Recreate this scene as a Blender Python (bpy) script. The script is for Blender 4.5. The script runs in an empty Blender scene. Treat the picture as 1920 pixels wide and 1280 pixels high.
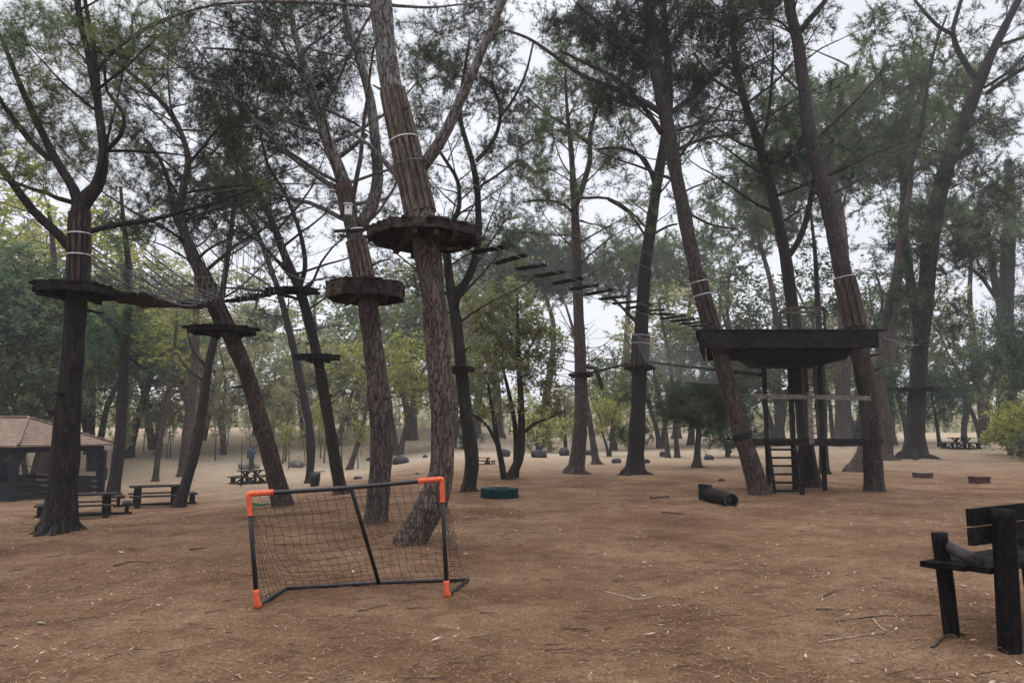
import bpy, math, random
import numpy as np
from mathutils import Vector
C = bpy.context.scene.collection
R = np.random.default_rng(7)
PI = math.pi
# ------------------------------------------------------------------ camera
F = 1400.0; PITCH = math.atan(170 / F); CH = 1.6
cam = bpy.data.cameras.new('camera'); co = bpy.data.objects.new('camera', cam); C.objects.link(co)
cam.sensor_width = 36; cam.lens = F / 1920 * 36; cam.clip_start = .05; cam.clip_end = 2000
co.location = (0, 0, CH); co.rotation_euler = (PI / 2 + PITCH, 0, 0)
bpy.context.scene.camera = co
# ------------------------------------------------------------------ world (overcast)
w = bpy.data.worlds.new('World'); bpy.context.scene.world = w; w.use_nodes = True
nt = w.node_tree; nt.nodes.clear(); N = nt.nodes.new; L = nt.links.new
SUN_EL, SUN_AZ = math.radians(52), math.radians(-35)
sky = N('ShaderNodeTexSky'); sky.sky_type = 'NISHITA'; sky.sun_disc = False
sky.sun_elevation = SUN_EL; sky.sun_rotation = SUN_AZ; sky.dust_density = 4
tc = N('ShaderNodeTexCoord'); sx = N('ShaderNodeSeparateXYZ'); L(tc.outputs['Generated'], sx.inputs[0])
mr = N('ShaderNodeMapRange'); L(sx.outputs['Z'], mr.inputs[0])
for i, v in ((1, .5), (2, 1.0), (3, 1.06), (4, 4.3)): mr.inputs[i].default_value = v
nz = N('ShaderNodeTexNoise'); nz.inputs['Scale'].default_value = 2.2; nz.inputs['Detail'].default_value = 4
mp = N('ShaderNodeMapping'); mp.inputs['Scale'].default_value = (1, 1, 3); L(tc.outputs['Generated'], mp.inputs[0]); L(mp.outputs[0], nz.inputs['Vector'])
nr = N('ShaderNodeMapRange'); L(nz.outputs[0], nr.inputs[0])
for i, v in ((1, .3), (2, .7), (3, .92), (4, 1.06)): nr.inputs[i].default_value = v
mm = N('ShaderNodeMath'); mm.operation = 'MULTIPLY'; L(mr.outputs[0], mm.inputs[0]); L(nr.outputs[0], mm.inputs[1])
cl = N('ShaderNodeVectorMath'); cl.operation = 'SCALE'; cl.inputs[0].default_value = (.96, .98, 1.06); L(mm.outputs[0], cl.inputs['Scale'])
sk = N('ShaderNodeVectorMath'); sk.operation = 'SCALE'; L(sky.outputs[0], sk.inputs[0]); sk.inputs['Scale'].default_value = .05
ad = N('ShaderNodeMix'); ad.data_type = 'RGBA'; ad.inputs[0].default_value = .1; L(cl.outputs[0], ad.inputs[6]); L(sk.outputs[0], ad.inputs[7])
bg = N('ShaderNodeBackground'); bg.inputs[1].default_value = 1.0; L(ad.outputs[2], bg.inputs[0])
ow = N('ShaderNodeOutputWorld'); L(bg.outputs[0], ow.inputs[0])
sl = bpy.data.lights.new('sun', 'SUN'); sl.energy = 1.0; sl.angle = math.radians(35); sl.color = (1, .95, .88)
so = bpy.data.objects.new('sun', sl); C.objects.link(so)
sd = Vector((math.sin(SUN_AZ) * math.cos(SUN_EL), math.cos(SUN_AZ) * math.cos(SUN_EL), math.sin(SUN_EL)))
so.rotation_euler = (sd).to_track_quat('Z', 'Y').to_euler()
vs = bpy.context.scene.view_settings; vs.view_transform = 'Standard'; vs.look = 'None'; vs.exposure = 0.0; vs.gamma = 1
cy = bpy.context.scene.cycles
cy.max_bounces = 7; cy.diffuse_bounces = 5; cy.volume_bounces = 1; cy.transmission_bounces = 3; cy.glossy_bounces = 2
# ------------------------------------------------------------------ photo geometry
def ray(u, v):
    x = (u - 960) / F; z = -(v - 640) / F
    return np.array([x, math.cos(PITCH) - z * math.sin(PITCH), math.sin(PITCH) + z * math.cos(PITCH)])
def P(u, v, Y):
    d = ray(u, v); t = Y / d[1]; return np.array([d[0] * t, Y, CH + d[2] * t])
def ss(t):
    t = np.clip(t, 0, 1); return t * t * (3 - 2 * t)
def hgt(x, y):
    x = np.asarray(x, float); y = np.asarray(y, float)
    left = ss((-x - 3) / 9)
    z = -1.15 * ss((y - 11) / 13) * left
    z = z + 3.3 * ss((y - 46) / 46) * ss((-x + 2) / 14)
    z = z + .55 * ss((y - 24) / 28) * ss((x - 5) / 20)
    z = z + 1.2 * ss((y - 62) / 50) * ss((x + 12) / 14)
    z = z + 4.0 * ss((y - 100) / 80)
    z = z + .035 * np.sin(x * .9 + 1.3) * np.sin(y * .7) * ss((y - 1) / 8) + .02 * np.sin(x * 2.3 + y * 1.1) * np.sin(y * 1.9 - x)
    return z
def gp(u, v, maxd=120):
    d = ray(u, v); t = 1.0
    while t < maxd:
        p = d * t + np.array([0, 0, CH])
        if p[2] <= hgt(p[0], p[1]): break
        t += .02
    p[2] = hgt(p[0], p[1]); return p
# ------------------------------------------------------------------ mesh helpers
class MB:
    def __init__(s): s.V = []; s.Q = []; s.T = []; s.n = 0; s.t = []
    def add(s, V, Q=None, T=None, tint=None):
        V = np.asarray(V, float).reshape(-1, 3)
        if Q is not None and len(Q): s.Q.append(np.asarray(Q) + s.n)
        if T is not None and len(T): s.T.append(np.asarray(T) + s.n)
        s.V.append(V); s.t.append(np.full(len(V), .5) if tint is None else tint); s.n += len(V); return s
    def box(s, c, size, rot=None, ax=None):
        h = np.asarray(size, float) / 2
        v = np.array([[a, b, d] for a in (-1, 1) for b in (-1, 1) for d in (-1, 1)], float) * h
        if rot is not None:
            cs, sn = math.cos(rot), math.sin(rot); v = v @ np.array([[cs, sn, 0], [-sn, cs, 0], [0, 0, 1]])
        if ax is not None: v = v @ np.asarray(ax, float)
        return s.add(v + np.asarray(c), [[0, 1, 3, 2], [4, 6, 7, 5], [0, 4, 5, 1], [2, 3, 7, 6], [0, 2, 6, 4], [1, 5, 7, 3]], tint=np.full(8, R.random()))
    def beam(s, a, b, wd, ht, up=(0, 0, 1)):
        a = np.asarray(a, float); b = np.asarray(b, float); d = b - a; l = np.linalg.norm(d); d /= l
        up = np.asarray(up, float); sd_ = np.cross(d, up)
        if np.linalg.norm(sd_) < 1e-3: sd_ = np.array([1., 0, 0])
        sd_ /= np.linalg.norm(sd_); u2 = np.cross(sd_, d)
        return s.box((a + b) / 2, (l, wd, ht), ax=np.array([d, sd_, u2]))
    def tube(s, pts, rad, sides=10, ridge=0, seed=0, cap=True):
        pts = np.asarray(pts, float); n = len(pts); rad = np.broadcast_to(np.asarray(rad, float), (n,))
        tg = np.gradient(pts, axis=0); tg /= np.linalg.norm(tg, axis=1)[:, None] + 1e-9
        ref = np.array([0, 1., 0]) if abs(tg[0][1]) < .9 else np.array([1., 0, 0])
        rg = np.random.default_rng(seed); a = np.arange(sides) / sides * 2 * PI
        out = np.zeros((n, sides, 3)); rr = 1 + ridge * (rg.random(sides) - .5); tt = np.zeros((n, sides))
        for i in range(n):
            e1 = ref - tg[i] * ref.dot(tg[i]); e1 /= np.linalg.norm(e1); ref = e1; e2 = np.cross(tg[i], e1)
            rr = .82 * rr + .18 * (1 + ridge * 3 * (rg.random(sides) - .5))
            r = rad[i] * (rr if ridge else 1)
            out[i] = pts[i] + (np.cos(a) * r)[:, None] * e1 + (np.sin(a) * r)[:, None] * e2 
        idx = np.arange(n * sides).reshape(n, sides)
        q = np.stack([idx[:-1], np.roll(idx[:-1], -1, 1), np.roll(idx[1:], -1, 1), idx[1:]], -1).reshape(-1, 4)
        V = out.reshape(-1, 3); T = None
        if cap:
            V = np.vstack([V, pts[0], pts[-1]]); k = n * sides
            T = [[(j + 1) % sides, j, k] for j in range(sides)] + [[idx[-1][j], idx[-1][(j + 1) % sides], k + 1] for j in range(sides)]
        return s.add(V, q, T)
    def segs(s, A, B, ra, rb, sides=4):
        A = np.asarray(A, float).reshape(-1, 3); B = np.asarray(B, float).reshape(-1, 3); m = len(A)
        if not m: return s
        ra = np.broadcast_to(ra, (m,)); rb = np.broadcast_to(rb, (m,))
        d = B - A; d /= np.linalg.norm(d, axis=1)[:, None] + 1e-9
        ref = np.where(np.abs(d[:, 2:3]) < .9, np.array([[0, 0, 1.]]), np.array([[1., 0, 0]]))
        e1 = np.cross(d, ref); e1 /= np.linalg.norm(e1, axis=1)[:, None]; e2 = np.cross(d, e1)
        a = np.arange(sides) / sides * 2 * PI
        off = np.cos(a)[None, :, None] * e1[:, None] + np.sin(a)[None, :, None] * e2[:, None]
        V = np.concatenate([A[:, None] + off * ra[:, None, None], B[:, None] + off * rb[:, None, None]], 1)
        j = np.arange(sides); q = np.stack([j, (j + 1) % sides, (j + 1) % sides + sides, j + sides], -1)
        Q = (q[None] + (np.arange(m) * 2 * sides)[:, None, None]).reshape(-1, 4)
        return s.add(V.reshape(-1, 3), Q)
    def poly(s, pl): return s.segs(pl[:-1], pl[1:], s.lr, s.lr)
    def build(s, name, mat, parent=None, smooth=True, label=None):
        V = np.vstack(s.V) if s.V else np.zeros((0, 3))
        if parent is not None: V = V - np.array(parent.get('_o', (0, 0, 0)))
        Q = np.vstack(s.Q) if s.Q else np.zeros((0, 4), int); T = np.vstack(s.T) if s.T else np.zeros((0, 3), int)
        me = bpy.data.meshes.new(name); me.vertices.add(len(V)); me.vertices.foreach_set('co', V.astype(np.float32).ravel())
        li = np.concatenate([Q.ravel(), T.ravel()]).astype(np.int32); me.loops.add(len(li)); me.loops.foreach_set('vertex_index', li)
        ls = np.concatenate([np.arange(len(Q)) * 4, len(Q) * 4 + np.arange(len(T)) * 3]).astype(np.int32)
        me.polygons.add(len(ls)); me.polygons.foreach_set('loop_start', ls)
        me.polygons.foreach_set('use_smooth', np.full(len(ls), smooth))
        at = me.attributes.new('tint', 'FLOAT', 'POINT'); at.data.foreach_set('value', np.concatenate(s.t).astype(np.float32))
        me.update(calc_edges=True); me.materials.append(mat)
        o = bpy.data.objects.new(name, me); C.objects.link(o)
        if parent is not None: o.parent = parent; o['_o'] = list(parent.get('_o', (0, 0, 0)))
        if label: o['label'] = label
        return o
def tag(o, label=None, cat=None, group=None, kind=None):
    if label: o['label'] = label
    if cat: o['category'] = cat
    if group: o['group'] = group
    if kind: o['kind'] = kind
    return o
def thing(name, label, cat, loc=(0, 0, 0), group=None, local=False, rz=0):
    o = bpy.data.objects.new(name, None); C.objects.link(o); o.empty_display_size = .2
    o.location = loc; o.rotation_euler = (0, 0, rz)
    o['_o'] = [0, 0, 0] if local else [float(q) for q in loc]
    return tag(o, label, cat, group)
def copy_tree(o, loc, rz=0, sc=1, label=None, group=None, mats=None):
    c = o.copy(); C.objects.link(c); c.location = loc; c.rotation_euler = (0, 0, rz); c.scale = (sc, sc, sc) if np.isscalar(sc) else sc
    if label: c['label'] = label
    if group: c['group'] = group
    for ch in list(o.children):
        d = ch.copy(); C.objects.link(d); d.parent = c
        if mats and ch.name.split('.')[0] in mats:
            d.material_slots[0].link = 'OBJECT'; d.material_slots[0].material = mats[ch.name.split('.')[0]]
        for g in list(ch.children):
            e = g.copy(); C.objects.link(e); e.parent = d
    return c
def spline(pts, step):
    pts = np.asarray(pts, float)
    if len(pts) < 3: 
        n = max(2, int(np.linalg.norm(pts[-1, :3] - pts[0, :3]) / step)); t = np.linspace(0, 1, n)[:, None]; return pts[0] * (1 - t) + pts[-1] * t
    e = np.vstack([2 * pts[0] - pts[1], pts, 2 * pts[-1] - pts[-2]]); out = []
    for i in range(1, len(e) - 2):
        n = max(2, int(np.linalg.norm(e[i + 1, :3] - e[i, :3]) / step)); t = (np.arange(n) / n)[:, None]
        a, b, c, d = e[i - 1], e[i], e[i + 1], e[i + 2]
        out.append(.5 * (2 * b + (c - a) * t + (2 * a - 5 * b + 4 * c - d) * t ** 2 + (-a + 3 * b - 3 * c + d) * t ** 3))
    out.append(pts[-1:]); return np.vstack(out)
# ------------------------------------------------------------------ materials
def newmat(name):
    m = bpy.data.materials.new(name); m.use_nodes = True; m.node_tree.nodes.clear(); return m, m.node_tree
def ramp(t, stops):
    stops = [(p, tuple(float(q) for q in c)) for p, c in stops]
    r = t.nodes.new('ShaderNodeValToRGB'); e = r.color_ramp.elements
    while len(e) < len(stops): e.new(.5)
    for k, (p, c) in enumerate(stops): e[k].position = p; e[k].color = (*c, 1)
    return r
def noise(t, vec, scale, detail=4, rough=.6):
    n = t.nodes.new('ShaderNodeTexNoise'); n.inputs['Scale'].default_value = scale; n.inputs['Detail'].default_value = detail
    n.inputs['Roughness'].default_value = rough; t.links.new(vec, n.inputs['Vector']); return n
def wood(name, c1, c2, c3, stretch=(9, 9, 1.3), sc=3, rough=.85, bump=.5, bd=.02, upper=None, tint=False):
    m, t = newmat(name); l = t.links.new
    tcn = t.nodes.new('ShaderNodeTexCoord'); mp_ = t.nodes.new('ShaderNodeMapping'); mp_.inputs['Scale'].default_value = stretch
    l(tcn.outputs['Object'], mp_.inputs[0]); n1 = noise(t, mp_.outputs[0], sc, 6, .68)
    n2 = noise(t, tcn.outputs['Object'], 1.1, 3)
    vo = t.nodes.new('ShaderNodeTexVoronoi'); vo.inputs['Scale'].default_value = sc * 1.3; l(mp_.outputs[0], vo.inputs['Vector'])
    mx = t.nodes.new('ShaderNodeMath'); mx.operation = 'MULTIPLY_ADD'; l(vo.outputs['Distance'], mx.inputs[0]); mx.inputs[1].default_value = .35; l(n1.outputs[0], mx.inputs[2])
    r1 = ramp(t, [(.42, c1), (.62, c2), (.85, c3)]); l(mx.outputs[0], r1.inputs[0])
    r2 = ramp(t, [(.3, (.7, .7, .72)), (.7, (1.2, 1.17, 1.12))]); l(n2.outputs[0], r2.inputs[0])
    mul = t.nodes.new('ShaderNodeMix'); mul.data_type = 'RGBA'; mul.blend_type = 'MULTIPLY'; mul.inputs[0].default_value = 1
    l(r1.outputs[0], mul.inputs[6]); l(r2.outputs[0], mul.inputs[7]); col = mul.outputs[2]
    if tint:
        a = t.nodes.new('ShaderNodeAttribute'); a.attribute_name = 'tint'; r3 = ramp(t, [(0, (.65, .65, .68)), (1, (1.35, 1.3, 1.22))]); l(a.outputs['Fac'], r3.inputs[0])
        m2 = t.nodes.new('ShaderNodeMix'); m2.data_type = 'RGBA'; m2.blend_type = 'MULTIPLY'; m2.inputs[0].default_value = 1; l(col, m2.inputs[6]); l(r3.outputs[0], m2.inputs[7]); col = m2.outputs[2]
    if upper:
        s3 = t.nodes.new('ShaderNodeSeparateXYZ'); l(tcn.outputs['Object'], s3.inputs[0]); q3 = t.nodes.new('ShaderNodeMapRange'); l(s3.outputs['Z'], q3.inputs[0]); q3.inputs[1].default_value = 3.5; q3.inputs[2].default_value = 7.5; q3.inputs[4].default_value = .75
        r5 = ramp(t, [(.35, np.array(upper) * .6), (.7, upper)]); l(n1.outputs[0], r5.inputs[0])
        m3 = t.nodes.new('ShaderNodeMix'); m3.data_type = 'RGBA'; l(q3.outputs[0], m3.inputs[0]); l(col, m3.inputs[6]); l(r5.outputs[0], m3.inputs[7]); col = m3.outputs[2]
    b = t.nodes.new('ShaderNodeBsdfPrincipled'); b.inputs['Roughness'].default_value = rough; b.inputs['Specular IOR Level'].default_value = .06; l(col, b.inputs['Base Color'])
    bp = t.nodes.new('ShaderNodeBump'); bp.inputs['Strength'].default_value = bump; bp.inputs['Distance'].default_value = bd; l(mx.outputs[0], bp.inputs['Height']); l(bp.outputs[0], b.inputs['Normal'])
    o = t.nodes.new('ShaderNodeOutputMaterial'); l(b.outputs[0], o.inputs[0]); return m
def barkm(name, crack, mid, lite, upper=None, scale=(9, 9, 2.2)):
    m, t = newmat(name); l = t.links.new
    tcn = t.nodes.new('ShaderNodeTexCoord'); mp_ = t.nodes.new('ShaderNodeMapping'); mp_.inputs['Scale'].default_value = scale; l(tcn.outputs['Object'], mp_.inputs[0])
    nd = noise(t, mp_.outputs[0], 1.6, 5, .6); ad_ = t.nodes.new('ShaderNodeMix'); ad_.data_type = 'RGBA'; ad_.blend_type = 'LINEAR_LIGHT'; ad_.inputs[0].default_value = .75; l(mp_.outputs[0], ad_.inputs[6]); l(nd.outputs['Color'], ad_.inputs[7])
    vo = t.nodes.new('ShaderNodeTexVoronoi'); vo.feature = 'DISTANCE_TO_EDGE'; vo.inputs['Scale'].default_value = 1.9; l(ad_.outputs[2], vo.inputs['Vector'])
    vc = t.nodes.new('ShaderNodeTexVoronoi'); vc.inputs['Scale'].default_value = 1.9; l(ad_.outputs[2], vc.inputs['Vector'])
    fine = noise(t, mp_.outputs[0], 5, 6, .7); big = noise(t, tcn.outputs['Object'], .9, 4)
    r1 = ramp(t, [(.25, mid), (.75, lite)]); l(fine.outputs[0], r1.inputs[0])
    cell = ramp(t, [(0, (.72, .72, .74)), (1, (1.25, 1.2, 1.15))]); sx_ = t.nodes.new('ShaderNodeSeparateColor'); l(vc.outputs['Color'], sx_.inputs[0]); l(sx_.outputs[0], cell.inputs[0])
    def mx(a, b, mode, f=1.):
        x = t.nodes.new('ShaderNodeMix'); x.data_type = 'RGBA'; x.blend_type = mode
        if isinstance(f, float): x.inputs[0].default_value = f
        else: l(f, x.inputs[0])
        (l(a, x.inputs[6]) if not isinstance(a, tuple) else setattr(x.inputs[6], 'default_value', (*a, 1))); l(b, x.inputs[7]); return x.outputs[2]
    col = mx(r1.outputs[0], cell.outputs[0], 'MULTIPLY')
    rb = ramp(t, [(.3, (.68, .66, .66)), (.7, (1.3, 1.22, 1.16))]); l(big.outputs[0], rb.inputs[0]); col = mx(col, rb.outputs[0], 'MULTIPLY')
    oi = t.nodes.new('ShaderNodeObjectInfo'); ro = ramp(t, [(0, (.8, .8, .82)), (1, (1.18, 1.1, 1.04))]); l(oi.outputs['Random'], ro.inputs[0]); col = mx(col, ro.outputs[0], 'MULTIPLY')
    if upper:
        s3 = t.nodes.new('ShaderNodeSeparateXYZ'); l(tcn.outputs['Object'], s3.inputs[0]); q3 = t.nodes.new('ShaderNodeMapRange'); l(s3.outputs['Z'], q3.inputs[0]); q3.inputs[1].default_value = 3.5; q3.inputs[2].default_value = 7.5; q3.inputs[4].default_value = .8
        r5 = ramp(t, [(.35, np.array(upper) * .6), (.7, upper)]); l(fine.outputs[0], r5.inputs[0]); col = mx(col, r5.outputs[0], 'MIX', q3.outputs[0])
    cr = t.nodes.new('ShaderNodeMapRange'); l(vo.outputs['Distance'], cr.inputs[0]); cr.inputs[1].default_value = .0; cr.inputs[2].default_value = .11
    col = mx(tuple(crack), col, 'MIX', cr.outputs[0])
    b = t.nodes.new('ShaderNodeBsdfPrincipled'); b.inputs['Roughness'].default_value = .9; b.inputs['Specular IOR Level'].default_value = .2; l(col, b.inputs['Base Color'])
    hh = t.nodes.new('ShaderNodeMath'); hh.operation = 'MULTIPLY_ADD'; l(fine.outputs[0], hh.inputs[0]); hh.inputs[1].default_value = .5; l(cr.outputs[0], hh.inputs[2])
    bp = t.nodes.new('ShaderNodeBump'); bp.inputs['Strength'].default_value = .9; bp.inputs['Distance'].default_value = .03; l(hh.outputs[0], bp.inputs['Height']); l(bp.outputs[0], b.inputs['Normal'])
    o = t.nodes.new('ShaderNodeOutputMaterial'); l(b.outputs[0], o.inputs[0]); return m
def leafm(name, a, b_, c, tr=.3):
    m, t = newmat(name); l = t.links.new
    at = t.nodes.new('ShaderNodeAttribute'); at.attribute_name = 'tint'
    oi = t.nodes.new('ShaderNodeObjectInfo'); ma = t.nodes.new('ShaderNodeMath'); ma.operation = 'MULTIPLY_ADD'; l(oi.outputs['Random'], ma.inputs[0]); ma.inputs[1].default_value = .25
    su = t.nodes.new('ShaderNodeMath'); su.operation = 'SUBTRACT'; l(at.outputs['Fac'], su.inputs[0]); su.inputs[1].default_value = .12; l(su.outputs[0], ma.inputs[2])
    r = ramp(t, [(0, a), (.55, b_), (1, c)]); l(ma.outputs[0], r.inputs[0])
    d = t.nodes.new('ShaderNodeBsdfDiffuse'); tl = t.nodes.new('ShaderNodeBsdfTranslucent'); l(r.outputs[0], d.inputs[0]); l(r.outputs[0], tl.inputs[0])
    mx = t.nodes.new('ShaderNodeMixShader'); mx.inputs[0].default_value = tr; l(d.outputs[0], mx.inputs[1]); l(tl.outputs[0], mx.inputs[2])
    o = t.nodes.new('ShaderNodeOutputMaterial'); l(mx.outputs[0], o.inputs[0]); return m
def plain(name, c, rough=.5, spec=.4, var=.15, sc=8):
    m, t = newmat(name); l = t.links.new; tcn = t.nodes.new('ShaderNodeTexCoord'); n = noise(t, tcn.outputs['Object'], sc, 5)
    c = np.array(c); r = ramp(t, [(.3, c * (1 - var * 1.5)), (.7, np.minimum(c * (1 + var), 1))]); l(n.outputs[0], r.inputs[0])
    b = t.nodes.new('ShaderNodeBsdfPrincipled'); b.inputs['Roughness'].default_value = rough; b.inputs['Specular IOR Level'].default_value = spec; l(r.outputs[0], b.inputs['Base Color'])
    o = t.nodes.new('ShaderNodeOutputMaterial'); l(b.outputs[0], o.inputs[0]); return m
M = dict(
    bark_brown=barkm('bark_brown', (.026, .021, .019), (.068, .057, .051), (.135, .118, .106), upper=(.25, .235, .23)),
    bark_mid=barkm('bark_mid', (.016, .012, .011), (.042, .033, .029), (.088, .072, .063), upper=(.085, .075, .072)),
    bark_dark=barkm('bark_dark', (.009, .008, .008), (.02, .017, .0165), (.042, .037, .035)),
    bark_grey=barkm('bark_grey', (.016, .014, .013), (.06, .052, .047), (.12, .105, .095)),
    plank=wood('plank', (.009, .0075, .007), (.026, .021, .019), (.062, .05, .045), stretch=(3, 3, 3), sc=2.5, tint=True),
    plank_black=wood('plank_black', (.005, .0045, .0045), (.011, .0095, .0095), (.026, .022, .021), stretch=(3, 3, 3), sc=2.5, tint=True),
    slat=wood('slat', (.018, .014, .012), (.065, .052, .043), (.15, .125, .105), stretch=(14, 14, 1.2), sc=3, tint=True),
    rail_pale=wood('rail_pale', (.07, .062, .056), (.13, .118, .108), (.20, .185, .17), stretch=(4, 4, 4), sc=2),
    slat_dark=wood('slat_dark', (.010, .009, .009), (.034, .028, .026), (.085, .072, .066), stretch=(14, 14, 1.2), sc=3, tint=True),
    rope=plain('rope', (.17, .17, .165), .9), cable=plain('cable', (.10, .10, .11), .6),
    strap=plain('strap', (.62, .62, .64), .7), netveil=plain('netveil', (.12, .125, .11), .9),
    net=plain('net', (.015, .014, .014), .9), black=plain('black', (.009, .009, .010), .5), orange=plain('orange', (.62, .105, .042), .6, .3, .22, 22),
    green=plain('green', (.012, .09, .035), .6), white=plain('white', (.72, .72, .74), .5),
    bench=wood('bench', (.003, .0028, .0028), (.0055, .005, .0052), (.016, .015, .0155), stretch=(14, 14, 4), sc=3, tint=True, bd=.006), rail_grey=wood('rail_grey', (.028, .024, .024), (.048, .042, .041), (.075, .066, .064), stretch=(4, 4, 4), sc=2),
    tyre=plain('tyre', (.004, .024, .022), .8, .15, .3, 5), stone=plain('stone', (.15, .135, .115), .9, .2, .35, 3), stone_dark=plain('stone_dark', (.045, .042, .045), .9, .2, .4, 3),
    brick=plain('brick', (.07, .032, .025), .9, .2, .3), teal=plain('teal', (.018, .045, .075), .6), darktimber=plain('darktimber', (.013, .014, .018), .8, .2, .3, 4),
    leaf_pine=leafm('leaf_pine', (.024, .034, .024), (.048, .064, .04), (.10, .12, .066), .3),
    leaf_mid=leafm('leaf_mid', (.06, .085, .04), (.125, .16, .07), (.20, .24, .10), .4),
    leaf_olive=leafm('leaf_olive', (.16, .165, .08), (.29, .295, .145), (.42, .41, .22), .52),
    leaf_yellow=leafm('leaf_yellow', (.18, .20, .05), (.31, .33, .085), (.46, .46, .14), .45),
    leaf_oak=leafm('leaf_oak', (.028, .05, .034), (.065, .11, .066), (.13, .18, .095), .4),
    leaf_rust=leafm('leaf_rust', (.09, .055, .03), (.12, .11, .045), (.15, .17, .06), .35),
    leaf_bush=leafm('leaf_bush', (.15, .14, .065), (.24, .26, .115), (.36, .38, .17), .5),
    leaf_pale=leafm('leaf_pale', (.24, .25, .15), (.36, .36, .23), (.48, .47, .31), .5),
    litter=leafm('litter', (.15, .10, .065), (.27, .20, .14), (.50, .42, .33), .1),
    needles=leafm('needles', (.05, .028, .016), (.17, .108, .062), (.42, .30, .18), .1),
    stick=plain('stick', (.07, .045, .035), .9, .2, .3), stick_pale=plain('stick_pale', (.40, .32, .24), .9, .2, .3),
)
# ground
m, t = newmat('ground'); l = t.links.new; tcn = t.nodes.new('ShaderNodeTexCoord'); O = tcn.outputs['Object']
n1 = noise(t, O, .55, 7, .62); n2 = noise(t, O, 3.2, 8, .7); n3 = noise(t, O, 38, 6, .75)
r1 = ramp(t, [(.34, (.092, .047, .026)), (.5, (.146, .083, .047)), (.66, (.205, .128, .077))]); l(n1.outputs[0], r1.inputs[0])
r2 = ramp(t, [(.28, (.62, .58, .56)), (.5, (1, 1, 1)), (.75, (1.3, 1.28, 1.25))]); l(n2.outputs[0], r2.inputs[0])
r3 = ramp(t, [(.3, (.45, .42, .40)), (.5, (.95, .95, .95)), (.72, (1.6, 1.58, 1.5))]); l(n3.outputs[0], r3.inputs[0])
def mul(a, b):
    x = t.nodes.new('ShaderNodeMix'); x.data_type = 'RGBA'; x.blend_type = 'MULTIPLY'; x.inputs[0].default_value = 1; l(a, x.inputs[6]); l(b, x.inputs[7]); return x.outputs[2]
cc = mul(mul(r1.outputs[0], r2.outputs[0]), r3.outputs[0])
sp = t.nodes.new('ShaderNodeSeparateXYZ'); l(O, sp.inputs[0]); far = t.nodes.new('ShaderNodeMapRange'); l(sp.outputs['Y'], far.inputs[0])
far.inputs[1].default_value = 26; far.inputs[2].default_value = 55
dry = t.nodes.new('ShaderNodeMix'); dry.data_type = 'RGBA'; l(far.outputs[0], dry.inputs[0]); l(cc, dry.inputs[6])
r4 = ramp(t, [(.35, (.24, .18, .12)), (.65, (.40, .32, .225))]); l(n2.outputs[0], r4.inputs[0]); l(r4.outputs[0], dry.inputs[7])
b = t.nodes.new('ShaderNodeBsdfPrincipled'); b.inputs['Roughness'].default_value = .95; b.inputs['Specular IOR Level'].default_value = .1; l(dry.outputs[2], b.inputs['Base Color'])
bp = t.nodes.new('ShaderNodeBump'); bp.inputs['Strength'].default_value = .7; bp.inputs['Distance'].default_value = .04
ah = t.nodes.new('ShaderNodeMath'); ah.operation = 'MULTIPLY_ADD'; l(n2.outputs[0], ah.inputs[0]); ah.inputs[1].default_value = 1.5; l(n3.outputs[0], ah.inputs[2]); l(ah.outputs[0], bp.inputs['Height']); l(bp.outputs[0], b.inputs['Normal'])
o = t.nodes.new('ShaderNodeOutputMaterial'); l(b.outputs[0], o.inputs[0]); M['ground'] = m
# roof tiles
m, t = newmat('roof_tiles'); l = t.links.new; tcn = t.nodes.new('ShaderNodeTexCoord'); O = tcn.outputs['Object']
wv = t.nodes.new('ShaderNodeTexWave'); wv.bands_direction = 'Z'; wv.inputs['Scale'].default_value = 3.2; wv.inputs['Distortion'].default_value = .6; l(O, wv.inputs['Vector'])
n2 = noise(t, O, 5, 6, .7); r1 = ramp(t, [(.3, (.10, .062, .042)), (.5, (.185, .115, .078)), (.7, (.26, .18, .13))]); l(n2.outputs[0], r1.inputs[0])
r2 = ramp(t, [(0, (.6, .6, .6)), (.3, (1, 1, 1))]); l(wv.outputs[0], r2.inputs[0]); cc = mul(r1.outputs[0], r2.outputs[0])
b = t.nodes.new('ShaderNodeBsdfPrincipled'); b.inputs['Roughness'].default_value = .9; l(cc, b.inputs['Base Color'])
bp = t.nodes.new('ShaderNodeBump'); bp.inputs['Distance'].default_value = .05; l(wv.outputs[0], bp.inputs['Height']); l(bp.outputs[0], b.inputs['Normal'])
o = t.nodes.new('ShaderNodeOutputMaterial'); l(b.outputs[0], o.inputs[0]); M['roof'] = m
# ------------------------------------------------------------------ ground and path
def sh(a, b, n, k, c0):
    t_ = np.linspace(math.asinh((a - c0) * k), math.asinh((b - c0) * k), n); return c0 + np.sinh(t_) / k
xs = sh(-200, 200, 400, .12, 0); ys = sh(-60, 175, 420, .12, 7)
X, Y = np.meshgrid(xs, ys); Z = hgt(X, Y) + ss((20 - Y) / 12) * (.012 * np.sin(X * 5.1 + np.sin(Y * 3)) * np.sin(Y * 6.3 + X) + R.normal(0, .006, X.shape))
mb = MB(); idx = np.arange(X.size).reshape(X.shape)
mb.add(np.stack([X, Y, Z], -1).reshape(-1, 3), np.stack([idx[:-1, :-1], idx[:-1, 1:], idx[1:, 1:], idx[1:, :-1]], -1).reshape(-1, 4))
tag(mb.build('ground', M['ground']), 'bare brown earth floor with dry pine litter', kind='structure')
mb = MB(); px = np.linspace(-40, 40, 160); row = []
M['path'] = plain('path', (.27, .235, .19), .9, .2, .2, 2)
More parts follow.
